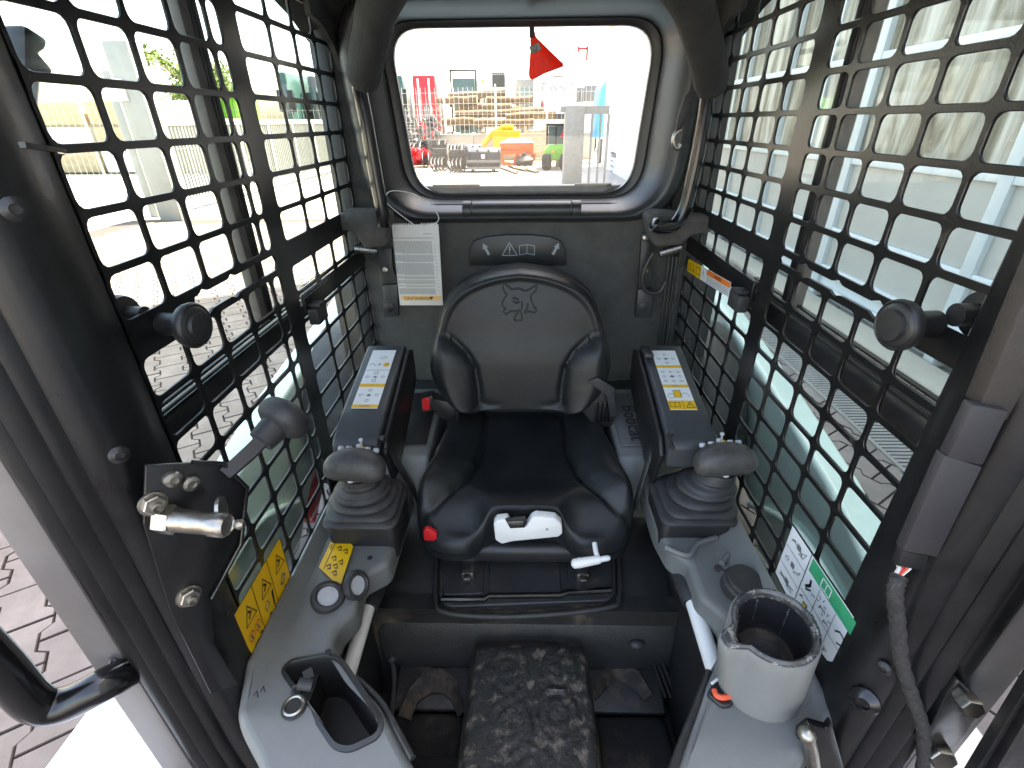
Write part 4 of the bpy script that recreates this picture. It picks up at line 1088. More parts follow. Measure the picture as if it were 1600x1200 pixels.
def pivot(sg):
    if sg < 0:
        pix = [(521, 340), (534, 331), (575, 331), (604, 334), (607, 352), (605, 385), (570, 390), (556, 370), (548, 362), (524, 362)]
    else:
        pix = [(1012, 338), (1028, 332), (1060, 334), (1075, 340), (1112, 338), (1116, 348), (1113, 364), (1082, 368), (1068, 384), (1026, 387), (1018, 376)]
    m = MB(); m.prism([P(x, y, Y=1.215) for x, y in pix], (0, .075, 0), .010, 3); obj('pivot_cover', m, M['foam'], bar, 55)
    c = [(556, 388), (572, 394), (590, 392)] if sg < 0 else [(1030, 396), (1044, 392), (1064, 386)]
    m = MB(); q = [P(x, y, Y=1.24) for x, y in c]
    m.tube([q[0], q[2]], .009, 14)
    for k in range(8):
        a = q[0].lerp(q[2], k/8); b = q[0].lerp(q[2], k/8+.05); m.tube([a, b], .0115, 12)
    obj('coil_spring', m, M['steel_dull'], bar, 50)
pivot(-1); pivot(1)
for sg in (-1, 1):
    if sg < 0: pix = [(592, 388), (612, 388), (614, 420), (622, 440), (622, 494), (599, 496), (594, 440)]; bl = [(603, 421)]
    else: pix = [(1003, 365), (1016, 362), (1020, 430), (1024, 450), (1018, 496), (995, 496), (998, 440)]; bl = [(1008, 371), (1008, 422)]
    t = thing('belt_anchor', P(pix[-2][0], pix[-2][1], Y=1.285), ('black anchor strap bolted to the rear wall next to the paper booklet' if sg < 0 else 'black anchor strap bolted to the rear wall beside the looped cable'), 'anchor strap', 'anchor straps on the rear wall')
    m = MB(); m.prism([P(x, y, Y=1.285) for x, y in pix], (0, .012, 0), .002); obj('strap', m, M['black_plastic'], t)
    lo = [(596, 446), (621, 444), (623, 495), (599, 497)] if sg < 0 else [(997, 452), (1021, 452), (1017, 497), (993, 497)]
    m = MB(); m.prism([P(x, y, Y=1.272) for x, y in lo], (0, .02, 0), .004); hb = obj('strap_housing', m, M['frame_plastic'], t)
    cx, cy = (608, 480) if sg < 0 else (1006, 480)
    m = MB(); m.lathe([(.013, 0), (.013, .002), (.011, .003), (.0003, .003)], P(cx, cy, Y=1.272), (0, -1, 0), 20); obj('cap', m, M['black_plastic'], hb)
    for x, y in bl:
        m = MB(); m.lathe([(.0085, 0), (.0085, .003), (.006, .006), (.0003, .007)], P(x, y, Y=1.284), (0, -1, .1), 16); obj('bolt', m, M['zinc'], t)
m = MB(); m.tube(smooth_path([P(x, y, Y=1.25) for x, y in ((1021, 395), (1010, 415), (1003, 440), (1012, 456), (1030, 456), (1040, 440))], 6), .0055, 10)
tag(obj('cable', m, M['black_plastic'], None, 60), 'short black cable looped below the seat bar pivot', 'cable')
m = MB(); m.tube([P(1065, 385, Y=1.29), P(1040, 540, Y=1.29)], .003, 6)
for k in range(4): m.tube([P(1046+k*6, 400, Y=1.30), P(1029+k*5, 538, Y=1.30)], .0042, 8)
obj('corner_beading', m, M['frame_plastic'], cab, 60)
# tie-down strap on the right window edge
stp = thing('hanging_strap', P(1058, 230, Y=1.27), 'black webbing strap with bright metal hook beside the rear window', 'strap')
m = MB(); m.prism([P(x, y, Y=1.245) for x, y in ((1070, 150), (1090, 135), (1092, 150), (1066, 200), (1055, 205), (1060, 180))], (0, .006, 0), .002); obj('webbing', m, M['boot_rubber'], stp)
m = MB(); m.tube(smooth_path([P(x, y, Y=1.243) for x, y in ((1064, 203), (1055, 210), (1052, 222), (1058, 232), (1064, 226))], 5), .005, 10); obj('hook', m, M['zinc'], stp, 60)

# information plate on the rear wall
m = MB(); pl = [(733, 415), (733, 390), (740, 377), (760, 370), (790, 367), (830, 367), (860, 370), (877, 377), (884, 390), (885, 415)]
m.prism([P(x, y, Y=1.316) for x, y in pl], (0, .012, 0), .003); plate = obj('info_plate', m, M['black_plastic'], cab, 40)
m = MB(); F_ = Face(m, P(808, 390, Y=1.3155), (1, 0, 0), (0, 0, 1), .0004)
F_.line([(-.040, -.015), (.000, -.015), (-.020, .018)], .0022, 0, 1, True).line([(-.020, -.003), (-.020, .008)], .003, 0, 1).disc(-.020, -.009, .002, 0)
F_.line([(.006, -.014), (.026, -.010), (.046, -.014), (.046, .010), (.026, .013), (.006, .010)], .0018, 0, 1, True).line([(.026, -.010), (.026, .013)], .0016)
for s in (-1, 1):
    x0 = -.078 if s < 0 else .098
    F_.poly([(x0+s*-.006, -.012), (x0+s*.000, -.015), (x0+s*.010, .004), (x0+s*.004, .007)], 0).poly([(x0+s*-.001, .007), (x0+s*.014, .001), (x0+s*.012, .017)], 0)
obj('raised_symbols', m, M['sign_grey'], plate)

# paper booklet hanging on a wire loop
bk = thing('warning_booklet', P(655, 476, Y=1.25), 'spiral-bound white paper booklet with upside-down orange WARNUNG heading hanging on wire', 'booklet')
mats_ = [M['paper'], M['paper_orange'], M['print_grey'], M['print_black']]
tlc, trc, blc = P(612, 352, Y=1.25), P(685, 351, Y=1.25), P(625, 477, Y=1.25)
u_ = (trc-tlc).normalized(); v_ = (tlc-blc).normalized(); Wd, Ht = (trc-tlc).length, (tlc-blc).length
nrm = u_.cross(v_).normalized()
m = MB(); m.mi = 0
qd = [blc, P(692, 477, Y=1.25), trc, tlc]; m.prism(qd, (0, .005, 0))
F_ = Face(m, blc, P(692, 477, Y=1.25)-blc, v_, .0004)
rr = random.Random(5)
F_.rect(.006, .014, .112, .026, 1, 2); F_.text('WARNUNG', .050, .020, .0135, 3, 3, pi); F_.poly([(.082, .024), (.092, .024), (.087, .016)], 3, 3)
yy = .032
while yy < .168:
    x = .004+ (yy*-.02); x1 = .100
    if rr.random() < .12: yy += .003; x += .02
    while x < x1:
        w = rr.uniform(.003, .010); F_.rect(x-.0*yy, yy, min(x+w, x1), yy+.0011, 2, 2); x += w+.0014
    yy += .0026
F_.rect(-.002, .176, .104, .1772, 2, 2); F_.rect(.080, .186, .100, .1872, 2, 2)
for k in range(14): F_.rect(.107-k*.0002, .04+k*.009, .110-k*.0002, .0415+k*.009, 2, 2)
obj('pages', m, mats_, bk)
m = MB()
for k in range(18):
    if 8 <= k <= 10: continue
    c = tlc.lerp(trc, (k+.8)/18.6); m.tube([c+v_*-.006+nrm*.002, c+v_*.002+nrm*.003, c+v_*.003-nrm*.004], .0011, 5)
obj('spiral_binding', m, M['white_plastic'], bk, 60)
m = MB(); wp = [(648, 352), (625, 335), (606, 318), (603, 305), (615, 298), (645, 303), (672, 320), (685, 338), (680, 349), (655, 352)]
m.tube(smooth_path([P(x, y, Y=1.245) for x, y in wp], 6), .0010, 6); obj('wire_loop', m, M['white_plastic'], bk, 60)

# red pull tag hanging in the rear window
tg = thing('pull_tag', P(830, 122, Y=1.385), 'red triangular emergency exit pull tag hanging from top of the rear window', 'pull tag')
pix = [(828, 48), (835, 47), (838, 58), (846, 66), (880, 99), (880, 104), (850, 115), (832, 125), (827, 122), (826, 115), (829, 72)]
q = [P(x, y, Y=1.385) for x, y in pix]; m = MB(); m.prism(q, (0, .004, 0), .001); tb = obj('tag_body', m, M['tag_red'], tg)
m = MB(); uu = (P(876, 102, Y=1.385)-P(832, 122, Y=1.385)); F_ = Face(m, P(832, 122, Y=1.385), uu, (0, 0, 1), .0005)
F_.rect(.014, .045, .039, .062, 1, 1); F_.rect(.031, .047, .038, .060, 2, 2); F_.line([(.016, .047), (.021, .058), (.026, .052), (.029, .060)], .0016, 2, 2)
F_.line([(.012, .018), (.010, .028), (.016, .033)], .0018, 3, 1); F_.line([(.019, .016), (.032, .014), (.033, .030), (.020, .033)], .0012, 3, 1, True); F_.line([(.036, .014), (.046, .014), (.047, .027), (.037, .030)], .0012, 3, 1, True); F_.line([(.049, .030), (.056, .017), (.054, .030)], .0016, 3, 1)
F_.disc(.018, .006, .003, 3, 2); F_.disc(.044, .0075, .003, 3, 2); F_.line([(.019, .072), (.030, .070), (.023, .082)], .0015, 3, 1, True)
obj('tag_print', m, [M['tag_red'], M['print_grey'], M['sign_grey'], M['print_red']], tb)
m = MB(); m.box(P(831, 50, Y=1.382), (.012, .012, .022), None, .003); obj('clip', m, M['boot_rubber'], tg)

# ================================================================== stickers
def decal(name, label, loc):
    return thing(name, loc, label, 'sticker')
Y4 = [M['decal_yellow'], M['print_black'], M['print_red'], M['print_grey']]
# yellow hazard sticker on the left screen
yd = decal('hazard_sticker', 'long yellow hazard sticker with three warning triangles on the lower side screen', P(402, 1045, X=-.435))
m = MB(); F_ = Face(m, P(365, 960, X=-.4375), (0, 1, 0), (0, 0, 1), .0006)
L_ = .156; Hh = -.136
F_.poly([(0, 0), (L_, 0), (L_-.004, -.09), (L_-.012, -.128), (.10, -.134), (.035, -.140), (.0, -.145)], 0, 1)
# curled lower edge
m.mi = 0
cr = []
for i in range(7):
    a = i/6*1.5; cr.append([F_.p(.02+.12*j/10, -.118-.016*sin(a))+Vector((.0008+.011*(1-cos(a)), 0, 0)) for j in range(11)])
m.loft(cr, cap=False, closed=False)
for x in (.052, .104): F_.line([(x, 0), (x-.006, -.115)], .0016, 1, 2)
F_.line([(.0, -.115), (.150, -.115)], .0014, 1, 2)
F_.line([(0, 0), (L_, 0), (L_-.004, -.09)], .0016, 1, 2)
for k, x in enumerate((.004, .056, .108)):
    F_.line([(x+.008, -.050), (x+.040, -.050), (x+.024, -.018)], .0018, 1, 2, True); F_.line([(x+.020, -.042), (x+.028, -.036), (x+.022, -.030)], .004, 1, 2)
    if k == 0:
        for a in (.012, .032): F_.line([(x+a+cos(t)*.008, -.075+sin(t)*.010) for t in [2*pi*i/14 for i in range(14)]], .0014, 2, 2, True).line([(x+a-.005, -.082), (x+a+.005, -.068)], .0014, 2, 2).line([(x+a-.002, -.070), (x+a+.001, -.082)], .003, 3, 2)
        F_.poly([(x+.010, -.108), (x+.024, -.108), (x+.024, -.095), (x+.010, -.095)], 3, 2); F_.line([(x+.03, -.105), (x+.038, -.098), (x+.030, -.092)], .003, 1, 2)
    elif k == 1:
        F_.poly([(x+.030, -.092), (x+.034, -.092), (x+.040, -.060), (x+.034, -.062)], 1, 2); F_.poly([(x+.022, -.110), (x+.026, -.110), (x+.036, -.098), (x+.032, -.094)], 1, 2)
        F_.line([(x+.008, -.070), (x+.018, -.064), (x+.022, -.076), (x+.010, -.080)], .002, 3, 2, True); F_.line([(x+.008, -.100), (x+.016, -.092), (x+.020, -.104)], .003, 3, 2)
    else:
        F_.line([(x+.012, -.078), (x+.024, -.066), (x+.030, -.074), (x+.018, -.084)], .004, 3, 2, True); F_.line([(x+.010, -.104), (x+.022, -.094), (x+.032, -.102)], .0022, 3, 2, True)
obj('sticker_face', m, Y4, yd)
# small yellow sticker on the left console
yc = decal('console_sticker', 'small yellow pictogram sticker on the grey console in front of the joystick', P(515, 880, Z=ZL+.02))
zc_ = ZL+.007
q = [P(525, 829, Z=zc_), P(552, 853, Z=zc_), P(531, 918, Z=zc_), P(498, 886, Z=zc_)]
m = MB(); m.poly(q); F_ = Face(m, q[3], q[2]-q[3], q[0]-q[3], .0006); F_.n = Vector((0, 0, 1)); F_.u = (q[2]-q[3])/.062; F_.v = (q[0]-q[3])/.115
F_.line([(.012, .006), (.012, .118)], .0014, 1, 1)
for a, b in ((.020, .022), (.038, .020), (.024, .050), (.042, .055), (.026, .082), (.042, .088), (.034, .036)):
    F_.line([(a-.005, b-.006), (a+.002, b+.006), (a+.006, b-.003), (a, b-.008)], .0022, 1 if (a*1000) % 2 < 1 else 3, 1)
F_.line([(.003, .062), (.009, .062), (.006, .074)], .0012, 1, 1, True)
obj('sticker_face', m, Y4, yc)
# white and green operating sticker on the right screen
gd = decal('instruction_sticker', 'white pictogram sticker with green heading strip behind the cup holder', P(1215, 895, X=.435))
m = MB(); o_ = P(1240, 820, X=.437); F_ = Face(m, o_, (0, -1, 0), (0, 0, 1), .0006)
GW = [M['decal_white'], M['decal_green'], M['print_black'], M['decal_yellow'], M['print_grey'], M['black_plastic']]
oc = [(.0, .0), (.176, .0), (.176, -.085), (.160, -.106), (.120, -.116), (.06, -.117), (-.002, -.112)]
F_.poly([(a*1.02-.001, b*1.05+.002) for a, b in oc], 5, 1); F_.poly(oc, 0, 2)
F_.line(oc, .0014, 2, 3, True)
F_.poly([(.066, -.003), (.174, -.003), (.174, -.028), (.066, -.028)], 1, 3)
F_.line([(.098, -.008), (.120, -.008), (.120, -.024), (.098, -.024)], .002, 0, 4, True).line([(.109, -.008), (.109, -.024)], .0016, 0, 4)
F_.line([(.061, -.002), (.061, -.114)], .0016, 2, 3)
for b in (-.040, -.078): F_.line([(.003, b), (.058, b)], .0011, 4, 3)
F_.line([(.064, -.070), (.174, -.070)], .0011, 4, 3)
for a in (.100, .140): F_.line([(a, -.030), (a, -.114)], .0011, 4, 3)
rr = random.Random(11)
def scrib(a, b, s, n=9, mm=4, w=.0016):
    pts = [(a+rr.uniform(-s, s), b+rr.uniform(-s, s)*.75) for _ in range(n)]; F_.line(pts, w, mm, 3, True)
for b in (-.020, -.059, -.096):
    scrib(.018, b, .010, 6, 4, .0012); scrib(.042, b, .011, 6, 4, .0012); F_.rect(.026, b-.004, .036, b+.006, 4, 3)
F_.line([(.072, -.056), (.080, -.046), (.078, -.038)], .005, 2, 3).line([(.074, -.060), (.084, -.052)], .003, 2, 3)
scrib(.092, -.054, .005, 5, 4, .001)
for a, b in ((.112, -.046), (.128, -.056)):
    for k in range(6):
        t = k*pi/3+.3; F_.line([(a+cos(t)*.006, b+sin(t)*.006), (a+cos(t)*.011, b+sin(t)*.011)], .0018, 4, 3)
    scrib(a+.002, b-.006, .004, 5, 4, .001)
F_.poly([(.078, -.082), (.090, -.080), (.091, -.098), (.079, -.100)], 2, 3); F_.poly([(.0795, -.0835), (.0885, -.082), (.0895, -.0965), (.0805, -.098)], 3, 4)
scrib(.070, -.080, .005, 6, 4, .0012); scrib(.094, -.100, .004, 5, 4, .0012)
F_.poly([(.112, -.086), (.116, -.084), (.134, -.098), (.140, -.094), (.140, -.104), (.130, -.103)], 2, 3); scrib(.108, -.082, .006, 7, 4, .0012); scrib(.146, -.098, .006, 6, 4, .0012)
F_.line([(.150, -.052), (.158, -.044), (.170, -.046), (.172, -.056), (.160, -.064)], .0024, 2, 3)
obj('sticker_face', m, GW, gd)
# yellow and orange strip on the right screen rail
od = decal('rail_sticker', 'narrow sticker, yellow and orange, on the rail of the right screen', P(1142, 468, X=.43))
m = MB(); F_ = Face(m, P(1076, 404, X=.4352), P(1146, 443, X=.4352)-P(1076, 404, X=.4352), (0, 0, 1), .0005)
OW = [M['decal_yellow'], M['decal_white'], M['decal_orange'], M['print_black'], M['print_grey']]
F_.rect(0, -.032, .105, 0, 0, 1); F_.rect(.105, -.032, .29, 0, 1, 1); F_.rect(.145, -.013, .288, -.001, 2, 2)
for a in (.036, .070): F_.line([(a, -.032), (a, 0)], .0012, 3, 2)
F_.line([(.008, -.025), (.030, -.025), (.019, -.006)], .002, 3, 2, True).line([(.048, -.006), (.053, -.018), (.047, -.026)], .0035, 3, 2).line([(.053, -.018), (.060, -.026)], .003, 3, 2).line([(.076, -.024), (.098, -.024), (.098, -.008), (.076, -.008)], .002, 3, 2, True)
F_.text('WARNING', .217, -.007, .0095, 3, 3)
for k in range(4):
    x = .15
    while x < .28: w = rr.uniform(.006, .018); F_.rect(x, -.0175-k*.004, min(.284, x+w), -.0157-k*.004, 4, 2); x += w+.003
F_.line([(.112, -.026), (.122, -.008), (.132, -.022)], .002, 4, 2)
obj('sticker_face', m, OW, od)
# faint white lettering on the left rail
lt = decal('glass_marking', 'faint white lines of lettering on the left screen rail', P(480, 462, X=-.435))
m = MB(); F_ = Face(m, P(476, 470, X=-.4352), (0, 1, 0), (0, 0, 1), .0005)
for k in range(5):
    x = .0
    while x < .13: w = rr.uniform(.006, .02); F_.rect(x, .004+k*.006, min(.135, x+w), .006+k*.006, 0, 1); x += w+.004
obj('sticker_face', m, [M['sign_grey']], lt)

# ================================================================== harness, handles, door hardware at the front
hn = [P(1405, 900, Y=.372), P(1398, 925, Y=.362), P(1402, 970, Y=.36), P(1408, 1030, Y=.355), P(1426, 1090, Y=.35), P(1442, 1140, Y=.345), P(1442, 1200, Y=.34), P(1430, 1260, Y=.335)]
m = MB(); pth = smooth_path(hn, 10); m.tube(pth, [.0078+.0007*math.sin(i*1.7) for i in range(len(pth))], 12)
mat('braid', (.030, .028, .027), .7, bump=1.0, bscale=420, var=.5, vscale=160)
tag(obj('wiring_harness', m, M['braid'], None, 60), 'braided dark wiring harness dangling down the right front pillar', 'cable')
# outside grab rails
m = MB(); m.tube(smooth_path([P(-90, 950, Y=.33), P(0, 1040, Y=.335), P(55, 1098, Y=.34), P(100, 1100, Y=.35), P(165, 1068, Y=.37), P(196, 1052, Y=.395)], 6), .0215, 20)
grl = thing('grab_rail', P(55, 1100, Y=.34), 'thick bent black grab rail left of the cab opening above the paving', 'grab rail', 'outside grab rails')
obj('rail_tube', m, M['gloss_black'], grl, 60)
m = MB(); m.ell(P(196, 1052, Y=.397), (.024, .018, .022), None, 16, 10); m.ell(P(185, 1040, Y=.40), (.012, .010, .018), None, 10, 8); obj('weld_bead', m, M['pillar_paint'], grl)
m = MB(); m.tube([P(1545, 990, Y=.40), P(1680, 1040, Y=.39)], .0165, 18)
grr = thing('grab_rail', P(1600, 1010, Y=.40), 'black grab rail stub at the right edge beside the pillar', 'grab rail', 'outside grab rails')
obj('rail_tube', m, M['gloss_black'], grr, 60); m = MB(); m.ell(P(1548, 990, Y=.40), (.02, .017, .022), None, 16, 10); obj('weld_bead', m, M['pillar_paint'], grr)
# open door edge and hinge
dr = thing('cab_door', P(1540, 1190, Y=.30), 'edge of the opened black cab door with hinge bolts at lower right', 'door')
m = MB(); m.loft([[P(x+dx, y, Y=yy) for x, y in ((1668, 930), (1470, 1260))] for dx, yy in ((0, .31), (22, .295), (34, .300), (52, .290), (70, .296), (120, .285), (200, .30))], cap=False, closed=False); obj('door_edge', m, M['seal_rubber'], dr, 60)
m = MB(); m.prism([P(x, y, Y=.345) for x, y in ((1476, 1090), (1500, 1066), (1540, 1105), (1500, 1165), (1450, 1190), (1440, 1165))], (0, .02, 0), .004); hg = obj('hinge_plate', m, M['pillar_paint'], dr)
for x, y, r in ((1508, 1092, .013), (1464, 1172, .016)):
    m = MB(); m.hexnut(P(x, y, Y=.345), (-.2, -1, .25), r, .016); obj('hinge_bolt', m, M['zinc'], hg)
m = MB(); m.tube([P(1262, 1150, Y=.35), P(1268, 1175, Y=.345), P(1274, 1215, Y=.34)], [.008, .0085, .008], 14); m.ell(P(1261, 1148, Y=.35), (.011, .011, .011), None, 12, 8)
dl = obj('latch_pin', m, M['zinc'], dr)
m = MB(); m.prism([P(x, y, Y=.362) for x, y in ((1248, 1146), (1265, 1132), (1292, 1140), (1300, 1130), (1330, 1240), (1230, 1240), (1246, 1180))], (0, .01, 0), .002); obj('latch_bracket', m, M['gloss_black'], dr)

# ================================================================== lift arms and machine body outside the cab
KA = 1.22
def arm(sg, poly, label):
    t = thing('lift_arm', (sg*.95, 1.4, -1.45), label, 'lift arm', 'lift arms of the loader')
    m = MB(); m.prism([Vector((sg*.70*KA, y*KA, max(-1.47, z*KA))) for y, z in poly], (sg*.10, 0, 0), .020, 4); obj('arm_beam', m, M['arm_paint'], t, 40); return t
al = arm(-1, [(.52, -.895), (.60, -.86), (.95, -.754), (1.165, -.71), (1.435, -.676), (1.83, -.638), (2.20, -.575), (2.26, -.70), (2.09, -.735), (1.72, -.845), (1.368, -.990), (1.188, -1.11), (1.1, -1.18), (.52, -1.18)], 'pale painted lift arm seen through the left screen, red strip beneath')
m = MB(); m.prism([Vector((-.705*KA, y*KA, z*KA)) for y, z in ((1.20, -1.125), (1.37, -1.00), (1.72, -.855), (2.02, -.765), (2.04, -.84), (1.74, -.94), (1.40, -1.09), (1.23, -1.20))], (-.05, 0, 0), .004)
mat('marker_red', (.66, .04, .035), .35, var=.3, vscale=14, dust=(.30, .22, .2), dcov=.35, dscale=16)
obj('marker_strip', m, M['marker_red'], al)
ar = arm(1, [(.50, -.89), (.60, -.845), (.785, -.776), (.907, -.737), (1.247, -.668), (1.785, -.576), (2.2, -.52), (2.24, -.88), (1.416, -1.015), (1.13, -1.055), (1.05, -1.18), (.50, -1.18)], 'pale painted lift arm seen through the right screen')
for sg, t in ((-1, al), (1, ar)):
    m = MB(); m.tube(smooth_path([Vector((sg*.69, .55, -.98))*KA, Vector((sg*.69, .75, -.92))*KA, Vector((sg*.69, .95, -.92))*KA, Vector((sg*.69, 1.15, -1.03))*KA], 8), .013, 10); obj('hydraulic_line', m, M['arm_paint'], t, 60)
body = thing('machine_chassis', (0, 1.4, -1.5), 'black lower chassis of the loader under and behind the cab', 'chassis')
m = MB(); m.bx(-.62, .62, .42, 2.4, -1.34, -1.26, .01); m.bx(-.60, .60, 1.46, 2.4, -1.26, -.42, .03); obj('chassis', m, M['pillar_paint'], body)
m = MB(); m.bx(-.56, .56, 1.50, 2.42, -.42, -.34, .02); obj('engine_hood', m, M['arm_paint'], body)
for sx in (-1, 1):
    m = MB(); m.bx(sx*.60, sx*.855, .10, .60, -1.06, -1.0, .02, 3); obj('fender', m, M['white_paint'], body)
    for y in (1.9,):
        m = MB(); m.lathe([(.18, -.11), (.34, -.11), (.37, -.09), (.38, 0), (.37, .09), (.34, .11), (.18, .11)], (sx*.74, y, -1.12), (1, 0, 0), 32); w = obj('wheel', m, M['boot_rubber'], body, 50)
        m = MB(); m.lathe([(.18, -.10), (.17, -.04), (.05, -.03), (.0005, -.03)], (sx*.74, y, -1.12), (-sx, 0, 0), 24); obj('rim', m, M['white_paint'], w)
# ================================================================== the yard outside (world coordinates, ground at 0)
def PW(x, y, Y): p = P(x, y, Y=Y); return Vector((p.x, p.y, p.z+H))
mat('facade_frame', (.50, .535, .535), .45, var=.05)
mat('facade_panel', (.36, .345, .31), .6, var=.10, vscale=1.2)
mat('facade_wall', (.55, .54, .50), .85, var=.06, vscale=.8)
mat('plaster_white', (.80, .79, .77), .85, var=.03, vscale=.7)
mat('galv', (.25, .25, .235), .5, .3, var=.10, vscale=12)
mat('galv_light', (.33, .33, .31), .5, .2, var=.08, vscale=3)
mat('concrete', (.34, .31, .25), .9, var=.12, vscale=1.5, bump=.4, bscale=30)
mat('attach_black', (.006, .0065, .007), .45, var=.3, vscale=3)
mat('tyre', (.008, .008, .008), .8, var=.2)
mat('paint_red', (.42, .012, .018), .35, var=.06); mat('paint_orange', (.60, .11, .012), .4, var=.08); mat('paint_yellow', (.62, .34, .012), .4, var=.08)
mat('paint_green', (.11, .36, .02), .35, var=.08); mat('paint_teal', (.025, .07, .065), .35, var=.2); mat('paint_blue', (.03, .27, .55), .35, var=.15)
mat('paint_white', (.80, .80, .79), .4, var=.03); mat('cab_glass', (.07, .10, .10), .08, var=.2)
mat('bark', (.12, .085, .05), .9, var=.45, vscale=4, bump=.6, bscale=20); mat('log_end', (.34, .25, .15), .85, var=.2, vscale=20)
mat('leaf', (.085, .13, .02), .6, var=.5, vscale=2); mat('dry_grass', (.40, .34, .16), .9, var=.2, vscale=2)
mat('wood', (.42, .33, .21), .8, var=.25, vscale=6)
mat('machine_grey', (.10, .105, .11), .5, var=.2)

# workshop with glazed front on the right; its shade covers the machine
XB, YE, HB = 2.75, 8.0, 10.8
wk = thing('workshop', (6, 1, 0), 'grey workshop with large dusty windows and blue-grey frames right of the machine', 'building', raw=True)
m = MB(); m.bx(XB+.12, 10, -7, YE, 0, HB); obj('wall', m, M['facade_wall'], wk, raw=True)
m = MB(); m.bx(XB-.15, 10.2, -7.1, YE+.1, HB, HB+.25); obj('roof', m, M['facade_frame'], wk, raw=True)
zb = [0.12, .28, .62, 1.20, 1.92, 2.75, 3.6, 4.4]
yb = [-1.6, -.1, 1.48, 3.06, 4.60, 6.05, 7.15, 7.9]
for z in zb:
    th = .055 if z not in (.28, 1.20) else .08
    m = MB(); m.bx(XB, XB+.10, -1.7, 7.95, z-th/2, z+th/2, .004); obj('transom', m, M['facade_frame'], wk, raw=True)
for y in yb:
    m = MB(); m.bx(XB-.006, XB+.104, y-.045, y+.045, .02, 4.5, .004); obj('mullion', m, M['facade_frame'], wk, raw=True)
for i in range(len(yb)-1):
    y0, y1 = yb[i]+.045, yb[i+1]-.045
    for j in range(len(zb)-1):
        z0, z1 = zb[j]+.03, zb[j+1]-.03
        m = MB()
        if j < 3:
            m.bx(XB+.03, XB+.055, y0, y1, z0, z1); obj('panel', m, M['facade_panel'] if j > 0 else M['facade_frame'], wk, raw=True)
        else:
            m.bx(XB+.04, XB+.05, y0, y1, z0, z1); obj('pane', m, M['dark_glass'], wk, raw=True)
            if i % 2 == 0:
                m = MB(); m.bx(XB+.02, XB+.07, (y0+y1)/2-.02, (y0+y1)/2+.02, z0, z1); obj('glazing_bar', m, M['facade_frame'], wk, raw=True)
m = MB(); m.bx(XB-.28, XB-.02, 1.0, 7.9, .004, .05, .006); obj('plinth', m, M['concrete'], wk, raw=True)
# drain grating set in the paving
dg = thing('drain_grate', (1.90, 3.0, 0), 'rusty slotted drain grate running along the paving before the workshop', 'drain grate', raw=True)
m = MB(); m.bx(1.80, 1.82, .6, 6.5, .004, .026); m.bx(2.0, 2.02, .6, 6.5, .004, .026); obj('frame', m, M['galv'], dg, raw=True)
m = MB(); m.bx(1.82, 2.0, .6, 6.5, .005, .018); obj('channel', m, M['joint_sand'], dg, raw=True)
for k in range(196):
    m = MB() if k == 0 else None
    if k == 0:
        m.bx(1.82, 2.0, .61, .629, .018, .022); sl0 = obj('slat', m, M['galv'], dg, raw=True)
    else:
        s_ = sl0.copy(); COL.objects.link(s_); s_.parent = dg; s_.location = sl0.location+Vector((0, k*.03, 0))

# white rendered hall farther back
wh = thing('white_hall', (5, 16, 0), 'bright white rendered hall at the right side of the rear view', 'building', raw=True)
m = MB(); m.bx(2.92, 9, 11.2, 20.2, 0, 4.9); obj('wall', m, M['plaster_white'], wk if False else wh, raw=True)
m = MB(); m.bx(2.80, 9.1, 11.1, 20.3, 4.9, 5.1); obj('roof', m, M['galv_light'], wh, raw=True)
m = MB(); m.bx(2.70, 2.92, 19.0, 19.35, 4.15, 4.35, .02); obj('wall_lamp', m, M['paint_yellow'], wh, raw=True)
m = MB(); F_ = Face(m, (2.915, 18.0, .33), (0, -1, 0), (0, 0, 1), .002)
F_.text('Terminal', .35, .22, .34, 0, 1)
for k in range(3): F_.rect(-.1, -.02-k*.16, .5+.2*(k == 1), .03-k*.16, 1, 1)
obj('wall_lettering', m, [M['print_black'], M['sign_grey']], wh, raw=True)

def post_gate(t, x0, x1, y, z0, z1, n, mt, th=.03):
    pass
# grey gate post with rail and bars behind the machine
gt = thing('gate_post', (1.5, 14.3, 0), 'thick grey gate post with top rail and thin bars behind the rear window', 'gate post', raw=True)
a = PW(884, 165, 14.3); b = PW(915, 165, 14.3)
m = MB(); m.bx(a.x, b.x, 14.3, 14.75, 0, a.z, .02); obj('post', m, M['galv'], gt, raw=True)
c = PW(953, 165, 14.4); d = PW(953, 178, 14.4); a0 = PW(876, 165, 14.4)
m = MB(); m.bx(b.x+.003, c.x, 14.4, 14.5, d.z, c.z); m.bx(a0.x, a.x-.003, 14.4, 14.5, d.z+.05, c.z); obj('top_rail', m, M['galv'], gt, raw=True)
for x in (922, 935, 947):
    p = PW(x, 240, 14.45); m = MB(); m.bx(p.x-.03, p.x+.03, 14.42, 14.46, 0, d.z-.003); obj('bar', m, M['galv'], gt, raw=True)

